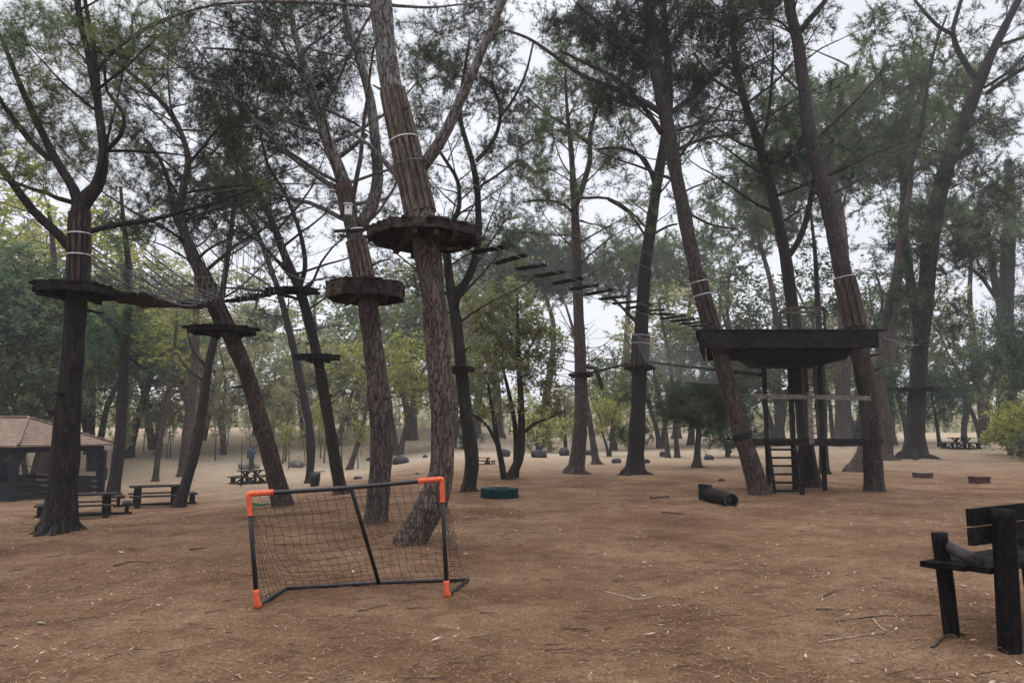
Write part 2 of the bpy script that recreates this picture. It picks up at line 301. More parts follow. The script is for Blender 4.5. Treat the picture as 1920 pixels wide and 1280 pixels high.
for k, x in enumerate(px):
    yc = 53 + .03 * (x - 5) ** 2 * .2 + 1.2 * math.sin(x * .13)
    for dy in (-.8, -.25, .25, .8): row.append((x, yc + dy, float(hgt(x, yc + dy)) + .03 - (.05 if abs(dy) > .5 else 0)))
idx = np.arange(len(row)).reshape(-1, 4)
mb.add(row, np.stack([idx[:-1, :-1], idx[1:, :-1], idx[1:, 1:], idx[:-1, 1:]], -1).reshape(-1, 4))
tag(mb.build('path', M['path']), 'pale gravel path crossing behind the trees', kind='structure')
# ------------------------------------------------------------------ foliage helpers
def rdir(n, up=0.):
    d = R.normal(size=(n, 3)); d[:, 2] += up; return d / np.linalg.norm(d, axis=1)[:, None]
def leaves(mb, pts, dirs, n, length, width, tint, spread=.9):
    """n thin needle triangles round every point"""
    m_ = len(pts); p = np.repeat(pts, n, 0); d = np.repeat(dirs, n, 0) * .7 + R.normal(size=(m_ * n, 3)) * spread * .6
    d /= np.linalg.norm(d, axis=1)[:, None]; s_ = np.cross(d, R.normal(size=d.shape)); s_ /= np.linalg.norm(s_, axis=1)[:, None] + 1e-9
    ln = (length * (.6 + .7 * R.random(m_ * n)))[:, None]
    V = np.stack([p - s_ * width, p + s_ * width, p + d * ln], 1).reshape(-1, 3)
    T = np.arange(m_ * n * 3).reshape(-1, 3); tt = np.repeat(np.clip(np.repeat(tint, n) + R.normal(0, .1, m_ * n), 0, 1), 3)
    mb.add(V, T=T, tint=tt)
def diamonds(mb, p, size, tint, flat=.5):
    n = len(p); nn = R.normal(size=(n, 3)); nn[:, 2] += flat * np.sign(nn[:, 2]) * 1.5; nn /= np.linalg.norm(nn, axis=1)[:, None]
    a = np.cross(nn, R.normal(size=(n, 3))); a /= np.linalg.norm(a, axis=1)[:, None] + 1e-9; b2 = np.cross(nn, a); sz = (size * (.6 + .8 * R.random(n)))[:, None]
    V = np.stack([p - a * sz, p + b2 * sz * .5, p + a * sz, p - b2 * sz * .5], 1).reshape(-1, 3)
    mb.add(V, np.arange(n * 4).reshape(-1, 4), tint=np.repeat(np.clip(tint, 0, 1), 4))
def grow(nodes, rads, T, segs, bend=.16, r_len=.011, rmin=.004, up=.35):
    cap_ = len(nodes) + len(T) * 16 + 10; NP = np.zeros((cap_, 3)); NR = np.zeros(cap_); k = len(nodes); NP[:k] = nodes; NR[:k] = rads
    order = np.argsort([np.min(np.sum((nodes - q) ** 2, 1)) for q in T])
    for i in order:
        q = T[i]; dv = q - NP[:k]; d = np.linalg.norm(dv, axis=1)
        cost = d + up * 2 * np.clip(.25 * d - dv[:, 2], 0, None) + .25 * (NR[:k] < .008)
        j = int(np.argmin(cost)); ln = d[j]
        if ln < .08: continue
        r0 = min(NR[j] * .7, rmin + r_len * ln); r0 = max(r0, rmin * 1.1)
        mid = (NP[j] + q) / 2 + R.normal(size=3) * bend * ln * .6 + np.array([0, 0, -1 if R.random() < .6 else 1]) * bend * ln * .5
        K = int(np.clip(ln / .3, 3, 15)); t_ = np.linspace(0, 1, K + 1)[1:, None]
        pts = (1 - t_) ** 2 * NP[j] + 2 * t_ * (1 - t_) * mid + t_ ** 2 * q; pts[:-1] += R.normal(size=(K - 1, 3)) * .025 * min(ln, 2)
        rr = r0 + (rmin * .8 - r0) * t_[:, 0]
        segs.append((np.vstack([NP[j], pts[:-1]]), pts, np.concatenate([[r0], rr[:-1]]), rr))
        NP[k:k + K] = pts; NR[k:k + K] = rr; k += K
    return NP[:k], NR[:k]
TRUNK = {}; BASES = []
def finish(mbT, mbC, nodes, rads, T, kind, scl, px, twr, density=1.0, dead=None):
    """branches to every cluster, twigs and foliage round it; px = metres per output pixel there"""
    segs = []; nodes, rads = grow(nodes, rads, T, segs, rmin=max(.0045, px * .16) * (1 if kind == 'pine' else .8))
    if dead is not None and len(dead): nodes, rads = grow(nodes, rads, dead, segs, bend=.25, rmin=max(.003, px * .1), r_len=.006)
    for s in segs: mbT.segs(*s, sides=5)
    m_ = len(T); ct = .12 + .76 * R.random(m_)
    nt_ = int(6 * density) + 1; base = np.repeat(T, nt_, 0); dirs = rdir(len(base), .35); ln = twr * (.55 + .9 * R.random(len(base)))[:, None]
    start = base + R.normal(size=base.shape) * twr * .06
    end = start + dirs * ln; mbT.segs(start, end, max(.0035, px * .14), max(.002, px * .07), sides=3)
    ti = np.repeat(ct, nt_) + R.normal(0, .08, len(base))
    if kind == 'pine':
        f = np.array([.3, .55, .8, 1.0]); nd = max(.0028, px * .17)
        for q in f:
            sub = start + (end - start) * q + R.normal(size=start.shape) * .015
            leaves(mbC, sub, dirs, 13, .17 * scl, nd, ti)
    else:
        for q in range(12):
            sub = start + (end - start) * (.15 + R.random((len(start), 1))) + R.normal(size=start.shape) * twr * .13
            diamonds(mbC, sub, scl * .038, ti + R.normal(0, .12, len(ti)))
def tree(key, name, label, u0, v0, trunk, limbs=(), blobs=(), dead=(), kind='pine', bark='bark_dark', leaf='leaf_pine', dens=1.0, rc=.55, ridge=.10, flare=1.35, group=None, scl=1.0, drift=.0, cat='tree', auto=24, alow=.45):
    T_auto = []; b0 = gp(u0, v0); D = b0[1]; root = thing(name, label, cat, tuple(b0), group)
    mbT = MB(); mbC = MB(); px = D / 746.
    def path(pts, slope=0., j=0):
        out = []; s0 = 0; prev = None
        for (u, v, w_) in pts:
            if prev is not None: s0 += math.hypot(u - prev[0], v - prev[1]) / F * D
            prev = (u, v); yy = D + slope * s0; out.append([*P(u, v, yy), w_ / 2 * yy / F * .93])
        return np.array(out)
    tp = path(trunk, drift); tp[0, :3] = b0; dn = b0 - tp[1, :3]; dn = dn / np.linalg.norm(dn) * .3; tp = np.vstack([np.append(b0 + dn - [0, 0, .08], tp[0, 3] * 1.05), tp])
    sp_ = spline(tp, .16 if D < 25 else .3)
    hh = sp_[:, 2] - b0[2]; rr = sp_[:, 3] * (1 + (flare - 1) * np.exp(-np.clip(hh, 0, 9) / .22))
    rr = rr * (1 + .035 * np.sin(hh * 3.1 + u0) + .03 * np.sin(hh * 7.7 + v0)); big = D < 24
    mbT.tube(sp_[:, :3], rr, 22 if big else 12, ridge if big else ridge * .8, seed=len(key) + u0)
    for k in range(5 if flare > 1.3 and D < 40 else 0):   # root buttresses
        a = k / 5 * 2 * PI + R.random(); r_ = rr[2]
        q = [b0 + np.array([math.cos(a) * r_ * s, math.sin(a) * r_ * s, z]) for s, z in ((.4, .22), (.85, .07), (1.25 + .3 * math.sin(k * 2.1), -.01), (1.7, -.08))]
        mbT.tube(spline(np.array(q), .08), np.linspace(r_ * .34, r_ * .08, len(spline(np.array(q), .08))), 7, .2, seed=k)
    for k in range(int(5 + (R.random() * 6)) if kind == 'pine' else 3):
        i = int(len(sp_) * R.uniform(.2, .8)); a = R.random() * 6.28; d = np.array([math.cos(a), math.sin(a), R.uniform(-.1, .6)]); r_ = sp_[i, 3]; ln = R.uniform(.08, .38)
        q = np.array([sp_[i, :3] + d * r_ * .5, sp_[i, :3] + d * (r_ + ln * .5) + R.normal(size=3) * .02, sp_[i, :3] + d * (r_ + ln)]); mbT.tube(q, [r_ * .2, r_ * .13, r_ * .08], 6, .2, seed=k)
    BASES.append((b0, rr[2]))
    TRUNK[key] = sp_; nodes = [sp_[:, :3]]; rads = [sp_[:, 3]]
    for slope, pts in limbs:
        lp = path(pts); j = np.argmin(np.linalg.norm(sp_[:, :3][:, [0, 2]] - lp[0, [0, 2]], axis=1)); off = sp_[j, 1]
        s0 = 0.
        for i in range(len(lp)):
            if i: s0 += np.linalg.norm(lp[i, [0, 2]] - lp[i - 1, [0, 2]])
            yy = off + slope * s0; q = P(pts[i][0], pts[i][1], yy); lp[i, :3] = q
        ls_ = spline(lp, .2 if D < 25 else .35); mbT.tube(ls_[:, :3], ls_[:, 3], 12 if big else 8, .08 * big, seed=int(pts[0][0]))
        nodes.append(ls_[:, :3]); rads.append(ls_[:, 3])
    if kind == 'pine' and auto:
        hi = np.nonzero(sp_[:, 2] > b0[2] + alow * (sp_[-1, 2] - b0[2]))[0]
        for q in range(auto):
            i = hi[int((q + R.random() * .8) / auto * (len(hi) - 4))]; a = q * 2.4 + R.random() * .8; el = R.uniform(.15, .75); ln = R.uniform(1.8, 4.6) * (1 - .4 * q / auto)
            d = np.array([math.cos(a) * math.cos(el), math.sin(a) * math.cos(el) * .8, math.sin(el)]); pts = [sp_[i, :3]]; nk = 12; bend = R.uniform(-.03, .05)
            for k in range(nk): d = d + R.normal(size=3) * .07 + [0, 0, bend]; d /= np.linalg.norm(d); pts.append(pts[-1] + d * ln / nk)
            pts = np.array(pts); r0 = min(sp_[i, 3] * .4, .012 + .009 * ln); lr = np.linspace(r0, .006, nk + 1); mbT.tube(pts, lr, 6); nodes.append(pts[2:]); rads.append(lr[2:])
            T_auto.append(pts[[-1, -3, -5]] + R.normal(size=(3, 3)) * .25)
    nodes = np.vstack(nodes); rads = np.concatenate(rads); keep = nodes[:, 2] > b0[2] + .22 * (sp_[-1, 2] - b0[2]); nodes = nodes[keep]; rads = rads[keep]
    def clusters(bl, k=1.0):
        out = []
        for bb in bl:
            u, v, ru, rv, dy = bb[:5]; f = bb[5] if len(bb) > 5 else 1.; yy = D + dy; A = ru * rv * (yy / F) ** 2 * PI
            n = max(3, int(k * f * dens * A / (PI * rc * rc) * (8.0 if kind == 'pine' and k == 1 else 3.0))); c = P(u, v, yy); q = rdir(n) * (R.random((n, 1)) ** (1 / 2.4))
            out.append(c + q * np.array([ru * yy / F, min(ru * yy / F * .8, 2.2), rv * yy / F]))
        return np.vstack(out) if out else np.zeros((0, 3))
    T = clusters(blobs); T = np.vstack([T] + T_auto) if len(T) else T; DD = clusters(dead, 1.7)
    if len(T): finish(mbT, mbC, nodes, rads, T, kind, scl, px, rc * .75, 1., DD)
    elif len(DD):
        segs = []; grow(nodes, rads, DD, segs, bend=.25, rmin=px * .1, r_len=.006)
        for s in segs: mbT.segs(*s, sides=4)
    mbT.build('trunk', M[bark], root)
    if mbC.n: mbC.build('crown', M[leaf], root)
    return root
# ------------------------------------------------------------------ the main trees
tree('t1', 'pine_tree', 'dark pine on the far left carrying a plank platform, forking above its slatted collar', 110, 998,
     [(110, 998, 60), (118, 900, 54), (128, 760, 46), (138, 640, 40), (145, 540, 38), (148, 460, 38), (152, 385, 34), (180, 352, 26), (194, 300, 20), (188, 230, 17), (176, 150, 15), (160, 80, 13), (146, 20, 11), (138, -60, 9), (135, -160, 6)],
     limbs=[(.15, [(150, 395, 24), (138, 355, 20), (105, 300, 17), (70, 230, 15), (38, 160, 12), (10, 90, 9), (-20, 20, 7)]),
            (-.1, [(142, 478, 20), (110, 440, 19), (62, 395, 17), (25, 345, 15), (-10, 300, 13), (-60, 250, 10)]),
            (.3, [(186, 215, 12), (182, 140, 11), (170, 60, 10), (158, -10, 8), (150, -90, 6)]),
            (.3, [(92, 298, 13), (55, 262, 12), (20, 215, 10), (-20, 160, 8)]),
            (-.3, [(192, 290, 9), (225, 255, 8), (232, 215, 7), (200, 170, 6), (197, 120, 5)]),
            (.4, [(176, 140, 9), (215, 95, 8), (270, 55, 6), (330, 28, 5), (410, 8, 4)])],
     blobs=[(40, 110, 90, 55, 0), (110, 60, 110, 60, 1.5), (240, 50, 110, 60, .5), (70, 240, 100, 60, .6), (30, 330, 70, 45, -.3), (150, 300, 110, 50, 1.5), (250, 130, 60, 40, 1), (110, 180, 80, 60, 1.2), (-60, 200, 80, 120, 0), (120, -140, 220, 120, 0, .5)],
     dead=[(100, 560, 60, 30, .5), (150, 200, 130, 110, .3, .7), (250, 200, 60, 80, .3)], bark='bark_dark', leaf='leaf_mid', dens=1.1, rc=.45, kind='pine', scl=.9, flare=1.35, auto=11)
tree('t2', 'pine_tree', 'pine left of the bent trunk, with a white bird box above its boxed platform', 705, 978,
     [(705, 978, 40), (712, 900, 44), (716, 800, 48), (706, 700, 42), (696, 620, 40), (686, 540, 38), (672, 470, 36), (655, 400, 30), (640, 330, 27), (622, 285, 25), (603, 235, 21), (588, 180, 18), (570, 120, 16), (552, 60, 13), (540, -20, 10), (530, -120, 7)],
     limbs=[(.25, [(674, 425, 26), (698, 385, 27), (708, 335, 24), (704, 270, 22), (698, 210, 21), (688, 160, 19), (668, 95, 17), (650, 40, 14), (640, -30, 10)]),
            (.2, [(640, 345, 12), (625, 350, 11), (581, 320, 10), (525, 276, 9), (483, 230, 8), (445, 190, 7), (395, 125, 5), (345, 60, 4)]),
            (-.1, [(628, 300, 10), (658, 278, 10), (688, 252, 9)]),
            (.4, [(575, 140, 9), (520, 110, 7), (450, 95, 6), (380, 90, 4)])],
     blobs=[(540, 100, 120, 70, 1), (590, 190, 90, 60, 1), (640, 250, 60, 40, 1.2), (480, 40, 100, 60, 0), (550, 250, 70, 40, 1), (440, 150, 70, 50, .5), (640, 60, 70, 60, 1.5), (560, -120, 180, 100, 0, .5), (500, 150, 90, 60, -.5), (560, 40, 90, 60, 2), (620, 130, 70, 60, 2.5), (420, 220, 70, 50, 0)],
     dead=[(600, 400, 50, 40, .2), (480, 300, 60, 40, 0), (720, 330, 50, 40, 1)], bark='bark_brown', flare=1.25, dens=1.25)
tree('t3', 'pine_tree', 'thick pine bent sharply at the foot, wrapped in timber slats above the octagonal platform', 766, 1020,
     [(766, 1020, 60), (779, 998, 61), (797, 966, 58), (815, 930, 54), (827, 885, 48), (829, 840, 46), (829, 800, 45), (826, 730, 47), (822, 660, 48), (815, 570, 50), (802, 480, 56), (788, 400, 58), (768, 310, 54), (747, 220, 50), (731, 150, 44), (723, 90, 46), (716, 30, 48), (712, -30, 42), (705, -140, 30), (700, -280, 14)],
     limbs=[(-.15, [(790, 315, 26), (815, 282, 25), (840, 240, 23), (862, 190, 21), (886, 138, 19), (908, 85, 17), (932, 30, 15), (952, -20, 13), (985, -110, 9)]),
            (.1, [(714, 12, 10), (640, 8, 8), (560, 4, 7), (479, 3, 6), (400, 10, 6), (328, 30, 5), (256, 66, 4), (200, 98, 3)]),
            (.35, [(790, 395, 16), (760, 350, 14), (735, 320, 12), (690, 270, 8), (640, 240, 6)])],
     blobs=[(740, -140, 160, 80, 0, .5), (960, -60, 90, 60, 0, .5), (400, 20, 120, 30, 0, .6), (820, 60, 60, 60, 1.5), (780, 180, 40, 60, 2)], dead=[(900, 60, 60, 60, -.3, .5)], bark='bark_brown', flare=1.0, ridge=.12, auto=5, alow=.75)
tree('t4', 'pine_tree', 'pine leaning left with a low round platform and a branch arching over to the left', 530, 948,
     [(530, 948, 38), (512, 875, 35), (488, 790, 32), (462, 700, 31), (436, 640, 30), (408, 580, 29), (378, 515, 27), (352, 455, 22), (338, 405, 18), (344, 350, 15), (353, 305, 13), (342, 255, 11), (318, 210, 10), (279, 167, 9), (235, 130, 7), (197, 108, 6), (160, 60, 4)],
     limbs=[(.2, [(350, 450, 12), (325, 400, 11), (318, 350, 9), (300, 300, 8), (270, 260, 6)]), (-.2, [(352, 310, 7), (385, 270, 6), (420, 225, 5)])],
     blobs=[(330, 100, 100, 60, 0), (250, 180, 80, 50, .5), (400, 150, 80, 50, 0), (360, 380, 80, 50, 1), (290, 330, 90, 50, .5), (330, 430, 80, 40, .8), (400, 300, 60, 40, .5), (250, 250, 60, 40, 0), (260, 400, 60, 40, .5)], dead=[(300, 200, 80, 40, 0), (380, 200, 60, 50, 0), (480, 560, 50, 20, 0)], bark='bark_mid', dens=1.0, flare=1.2)
tree('t5', 'thin_tree', 'thin dark trunk leaning right between the end picnic table and the leaning pine', 335, 950,
     [(335, 950, 24), (352, 895, 21), (369, 830, 20), (382, 750, 18), (392, 680, 16), (403, 630, 14), (415, 560, 12), (427, 480, 11), (438, 390, 10), (445, 310, 8), (450, 240, 6), (455, 150, 4)],
     limbs=[(.1, [(385, 685, 6), (360, 655, 5), (352, 620, 3)]), (.1, [(383, 715, 5), (350, 690, 4), (332, 660, 3)]), (.2, [(440, 390, 6), (475, 378, 5), (500, 395, 4)])],
     blobs=[(440, 250, 80, 60, 0), (430, 340, 80, 50, .5), (470, 420, 60, 30, 0), (400, 200, 60, 40, 0)], dead=[(470, 470, 60, 60, 0), (500, 320, 50, 40, 0)], dens=.5, flare=1.2)
tree('t6', 'thin_tree', 'slim dark trunk rising beside the black litter bin', 580, 905,
     [(577, 905, 15), (583, 850, 17), (580, 800, 17), (570, 745, 16), (556, 680, 15), (540, 610, 14), (524, 550, 12), (506, 500, 11), (488, 450, 10), (463, 405, 8), (430, 350, 6), (400, 300, 4)],
     limbs=[(0, [(574, 765, 5), (563, 745, 4), (548, 732, 3)]), (.1, [(524, 550, 5), (490, 525, 4), (455, 505, 3)])], dead=[(520, 480, 50, 40, 0), (600, 480, 30, 40, 0), (540, 420, 60, 50, 0)], blobs=[(430, 370, 70, 50, 0)])
tree('t7', 'pine_tree', 'pine with a small plank seat platform, leaning left behind the goal crossbar', 640, 926,
     [(638, 926, 24), (628, 860, 23), (615, 780, 22), (597, 680, 21), (580, 605, 20), (562, 545, 19), (532, 475, 16), (510, 415, 14), (484, 365, 12), (458, 320, 10), (440, 270, 7), (425, 200, 5)],
     limbs=[(.1, [(562, 540, 10), (572, 500, 10), (566, 450, 9), (552, 405, 8), (530, 355, 7), (505, 315, 6), (490, 260, 5), (480, 200, 4)]), (-.1, [(545, 520, 6), (520, 490, 5), (505, 470, 3)])],
     blobs=[(470, 250, 80, 50, 0), (500, 340, 50, 30, .5), (540, 180, 80, 60, 0)], dead=[(520, 430, 70, 50, 0), (580, 420, 40, 60, 0), (600, 640, 20, 20, 0)])
tree('t8', 'pine_tree', 'dark forked tree just behind the thick bent pine, its limb hooking out to the right', 878, 921,
     [(878, 921, 26), (885, 860, 27), (874, 780, 25), (866, 700, 24), (858, 620, 22), (848, 560, 20), (840, 500, 18), (838, 440, 15), (860, 390, 10), (858, 340, 8), (838, 305, 7), (815, 270, 5)],
     limbs=[(-.1, [(850, 560, 18), (872, 532, 17), (888, 495, 15), (897, 450, 14), (897, 400, 13), (894, 350, 13), (886, 305, 11), (873, 262, 10), (862, 215, 9), (868, 150, 7), (880, 80, 5)]),
            (.1, [(893, 302, 9), (915, 278, 9), (933, 245, 8), (938, 205, 7), (926, 168, 6), (905, 145, 5)]),
            (.1, [(936, 222, 6), (960, 190, 6), (985, 140, 5), (1000, 80, 4)]),
            (0, [(896, 352, 5), (930, 330, 5), (970, 300, 4)])],
     blobs=[(890, 130, 90, 70, 0), (960, 190, 70, 50, .5), (900, 40, 80, 50, 0), (820, 120, 60, 60, 1.5), (950, 290, 50, 30, 0), (820, 220, 50, 40, 1.2)], dead=[(860, 340, 50, 60, 0), (950, 340, 50, 40, 0)], dens=1.1)
tree('t9', 'pine_tree', 'slim pale-topped pine right of the bushy multi-stemmed tree, with a tiny platform', 1078, 888,
     [(1078, 888, 36), (1084, 850, 30), (1089, 780, 27), (1089, 700, 25), (1085, 600, 22), (1082, 500, 20), (1078, 400, 17), (1074, 330, 13), (1070, 270, 11), (1063, 200, 7), (1060, 130, 5)],
     limbs=[(.1, [(1080, 385, 12), (1094, 345, 12), (1106, 300, 11), (1106, 255, 9), (1120, 200, 6)]), (0, [(1076, 400, 6), (1050, 380, 6), (1010, 375, 5), (980, 380, 3)]), (0, [(1080, 372, 6), (1140, 372, 6), (1180, 395, 5), (1210, 425, 4)]),
            (0, [(1086, 690, 10), (1115, 690, 9), (1130, 730, 8)]), (.2, [(1103, 270, 6), (1060, 235, 6), (1020, 210, 5), (985, 180, 4)])],
     blobs=[(1080, 150, 110, 50, 0), (1010, 240, 70, 40, 0), (1150, 220, 80, 40, 0), (1000, 320, 60, 35, 0), (1150, 300, 50, 30, 0), (1040, 380, 60, 20, 0), (1090, 80, 80, 50, 0)], dead=[(1130, 430, 60, 30, 0), (1050, 450, 40, 30, 0)], bark='bark_grey', leaf='leaf_mid', dens=1.2, rc=.75, kind='pine', scl=1.3)
tree('t10', 'pine_tree', 'straight dark pine with flared roots, holding the platform where the netting tunnel starts', 1190, 890,
     [(1188, 890, 40), (1192, 850, 35), (1196, 780, 32), (1199, 700, 30), (1203, 600, 28), (1210, 500, 25), (1221, 420, 23), (1234, 330, 21), (1247, 260, 20), (1255, 180, 17), (1250, 90, 13), (1245, 0, 10), (1240, -90, 7)],
     limbs=[(0, [(1206, 620, 7), (1180, 590, 6), (1150, 560, 5)]), (.1, [(1228, 350, 8), (1210, 300, 8), (1165, 278, 7), (1120, 280, 5)]), (0, [(1215, 450, 5), (1180, 400, 5), (1140, 375, 4)]), (.1, [(1215, 445, 5), (1250, 425, 5), (1270, 420, 4)])],
     blobs=[(1230, 60, 120, 60, 0), (1180, 130, 80, 50, 0), (1130, 40, 80, 50, 0), (1290, 140, 70, 40, 0)], dead=[(1130, 330, 70, 40, 0), (1160, 230, 60, 40, 0), (1190, 330, 40, 40, 0)], rc=.7, dens=1.1)
tree('t11', 'pine_tree', 'big pine leaning left through the front corner of the treehouse deck', 1425, 926,
     [(1428, 926, 44), (1410, 875, 37), (1385, 795, 33), (1360, 700, 32), (1340, 630, 31), (1320, 565, 29), (1301, 490, 28), (1283, 400, 28), (1266, 320, 28), (1256, 260, 30), (1241, 180, 30), (1226, 100, 28), (1218, 40, 25), (1214, -30, 22), (1208, -130, 15), (1200, -240, 8)],
     limbs=[(-.1, [(1245, 215, 14), (1205, 190, 13), (1150, 165, 11), (1090, 140, 9), (1040, 105, 8), (990, 72, 6), (945, 56, 4)]),
            (.2, [(1240, 250, 12), (1210, 205, 10), (1160, 150, 8), (1110, 125, 7), (1050, 95, 5)]),
            (-.2, [(1232, 130, 12), (1180, 85, 10), (1120, 40, 8), (1080, 5, 6)]),
            (.1, [(1252, 215, 12), (1300, 180, 10), (1350, 130, 8), (1400, 90, 6)]),
            (.2, [(1230, 100, 14), (1245, 50, 12), (1270, 0, 9), (1290, -50, 6)]), (0, [(1262, 285, 9), (1320, 260, 7), (1390, 250, 5)]), (.1, [(1283, 395, 6), (1330, 420, 5), (1380, 430, 4)])],
     blobs=[(1150, 40, 110, 45, 0), (1240, 40, 110, 55, 0), (1340, 60, 110, 60, 0), (1310, 160, 90, 45, 0), (1060, 60, 70, 35, 0), (1150, 190, 70, 35, 0), (1200, -140, 220, 80, 0, .5), (1200, 110, 80, 50, 1)],
     dead=[(1190, 250, 80, 60, 0), (1330, 300, 70, 50, 0), (1330, 380, 40, 30, 0)], dens=1.25, bark='bark_mid', flare=1.2)
tree('t12', 'pine_tree', 'pine rising through the centre of the treehouse with a fork above the deck', 1520, 912,
     [(1522, 912, 40), (1512, 850, 32), (1505, 760, 29), (1496, 660, 27), (1486, 580, 25), (1474, 490, 23), (1462, 430, 21), (1444, 350, 20), (1424, 275, 18), (1400, 205, 16), (1382, 130, 14), (1372, 50, 12), (1366, -30, 10), (1360, -120, 6)],
     limbs=[(.1, [(1475, 485, 14), (1498, 450, 13), (1515, 400, 12), (1524, 350, 10), (1540, 290, 7)]), (.1, [(1424, 285, 7), (1440, 220, 7), (1448, 140, 6), (1450, 60, 4)]), (0, [(1390, 180, 7), (1340, 150, 6), (1300, 100, 4)])],
     blobs=[(1400, 110, 90, 60, 0), (1420, 230, 60, 40, 0), (1380, 20, 90, 50, 0), (1450, 320, 50, 40, .5), (1330, 210, 60, 40, 0), (1510, 300, 50, 40, 0)], dead=[(1440, 400, 60, 60, 0), (1520, 420, 40, 50, 0)], dens=1.2, rc=.6, flare=1.25)
tree('t13', 'pine_tree', 'tall dark pine leaning left at the right end of the treehouse deck', 1640, 920,
     [(1640, 920, 36), (1636, 850, 36), (1630, 760, 38), (1616, 680, 38), (1602, 600, 38), (1583, 520, 34), (1567, 450, 31), (1550, 375, 29), (1530, 300, 28), (1513, 220, 26), (1505, 150, 24), (1496, 80, 24), (1482, 20, 22), (1474, -50, 18), (1462, -150, 10)],
     limbs=[(-.1, [(1500, 60, 13), (1522, 32, 12), (1545, 5, 11), (1562, -30, 9)]), (0, [(1516, 240, 5), (1500, 215, 5), (1485, 200, 3)]), (.1, [(1554, 385, 6), (1520, 350, 6), (1498, 300, 5), (1492, 260, 3)]), (-.1, [(1562, 405, 6), (1580, 385, 5), (1588, 358, 3)]), (.1, [(1545, 330, 6), (1575, 315, 5), (1600, 300, 4)]), (0, [(1507, 100, 6), (1465, 42, 5), (1420, 35, 4)])],
     blobs=[(1470, -60, 160, 70, 0, .6), (1440, 20, 60, 40, 0), (1560, -60, 80, 50, 0, .6)], dead=[(1540, 60, 40, 50, 0, .6), (1470, 100, 40, 60, 0), (1600, 480, 30, 40, 0), (1560, 100, 20, 40, 0)], bark='bark_mid', flare=1.2, auto=10)
tree('t15', 'old_tree', 'broad old tree at right with splayed roots and a small round platform', 1715, 858,
     [(1712, 858, 46), (1716, 815, 36), (1719, 750, 33), (1723, 680, 31), (1730, 610, 31), (1738, 530, 31), (1746, 450, 32), (1762, 360, 31), (1786, 280, 29), (1812, 215, 26), (1836, 155, 24), (1862, 95, 19), (1892, 35, 16), (1920, -20, 13), (1960, -110, 8)],
     limbs=[(.1, [(1836, 158, 15), (1812, 122, 13), (1795, 92, 12), (1787, 60, 10), (1795, 25, 9), (1812, -30, 6)]), (0, [(1788, 65, 9), (1762, 52, 8), (1735, 25, 7), (1715, 0, 5)]), (-.1, [(1850, 175, 9), (1885, 150, 8), (1925, 125, 7)]), (-.1, [(1845, 165, 6), (1890, 135, 6), (1930, 95, 5)]), (.2, [(1870, 85, 8), (1905, 75, 7), (1940, 60, 5)]),
            (.2, [(1728, 640, 22), (1712, 560, 20), (1700, 480, 18), (1690, 420, 16), (1700, 350, 14), (1712, 290, 12), (1730, 215, 10), (1742, 140, 8), (1756, 80, 6), (1775, 30, 4)])],
     blobs=[(1650, 25, 90, 30, 0, .5), (1740, 40, 50, 30, 0, .5), (1800, 300, 90, 50, -1), (1870, 240, 60, 40, 0), (1760, 420, 80, 50, -1.5), (1860, 360, 80, 50, 0), (1700, 480, 60, 50, 0), (1650, 330, 60, 30, 0), (1700, 560, 60, 50, -1.), (1790, 500, 60, 40, 0), (1850, 480, 60, 50, 0), (1780, 600, 60, 50, 0, .7), (1910, 130, 50, 40, 0, .6)],
     dead=[(1800, 60, 70, 40, 0), (1740, 200, 60, 60, 0), (1880, 120, 40, 50, 0)], kind='pine', leaf='leaf_pine', rc=.8, scl=1.4, dens=.85, flare=1.45, auto=26, alow=.35)
tree('t14', 'twisted_tree', 'pale twisted tree right behind the treehouse ladder side', 1662, 862,
     [(1662, 862, 24), (1664, 800, 22), (1650, 720, 20), (1652, 640, 18), (1668, 570, 17), (1682, 510, 16), (1688, 450, 14), (1700, 390, 12), (1708, 330, 10), (1700, 280, 7)],
     blobs=[(1660, 520, 50, 50, 0), (1690, 420, 50, 50, 0), (1640, 600, 30, 30, 0), (1700, 620, 40, 50, 0)], bark='bark_grey', leaf='leaf_oak', kind='leaf', rc=.8, scl=1.6, dens=1.3)
tree('t16', 'tall_tree', 'thick trunk at the right edge rising out of the yellow bush', 1888, 826,
     [(1888, 826, 44), (1888, 760, 38), (1886, 680, 34), (1884, 600, 31), (1888, 520, 28), (1892, 440, 24), (1894, 370, 20), (1890, 300, 14)],
     limbs=[(0, [(1886, 600, 16), (1868, 540, 15), (1858, 480, 13), (1850, 420, 9)]), (0, [(1868, 560, 8), (1840, 520, 7), (1815, 500, 5)])],
     blobs=[(1890, 600, 60, 60, 0), (1900, 690, 70, 40, 0), (1860, 420, 70, 50, 0), (1920, 330, 60, 60, 0), (1900, 500, 60, 50, 0)], leaf='leaf_pine', kind='leaf', rc=.9, scl=1.8, dens=1.5)
tree('t17', 'oak_tree', 'dark leafy tree between the pavilion and the picnic tables', 210, 932,
     [(210, 932, 26), (220, 870, 23), (227, 800, 21), (230, 730, 19), (234, 650, 17), (240, 570, 15), (240, 490, 12), (232, 420, 9), (226, 350, 6)],
     limbs=[(0, [(234, 660, 8), (270, 690, 6), (295, 680, 4)]), (0, [(232, 640, 8), (200, 600, 7), (170, 580, 5)])],
     blobs=[(220, 650, 60, 55, 0), (180, 620, 50, 50, 0), (255, 600, 50, 50, 0), (285, 690, 30, 20, 0), (210, 520, 70, 40, 0), (240, 450, 50, 40, 0)], leaf='leaf_oak', kind='leaf', rc=.6, scl=1.5, dens=1.5)
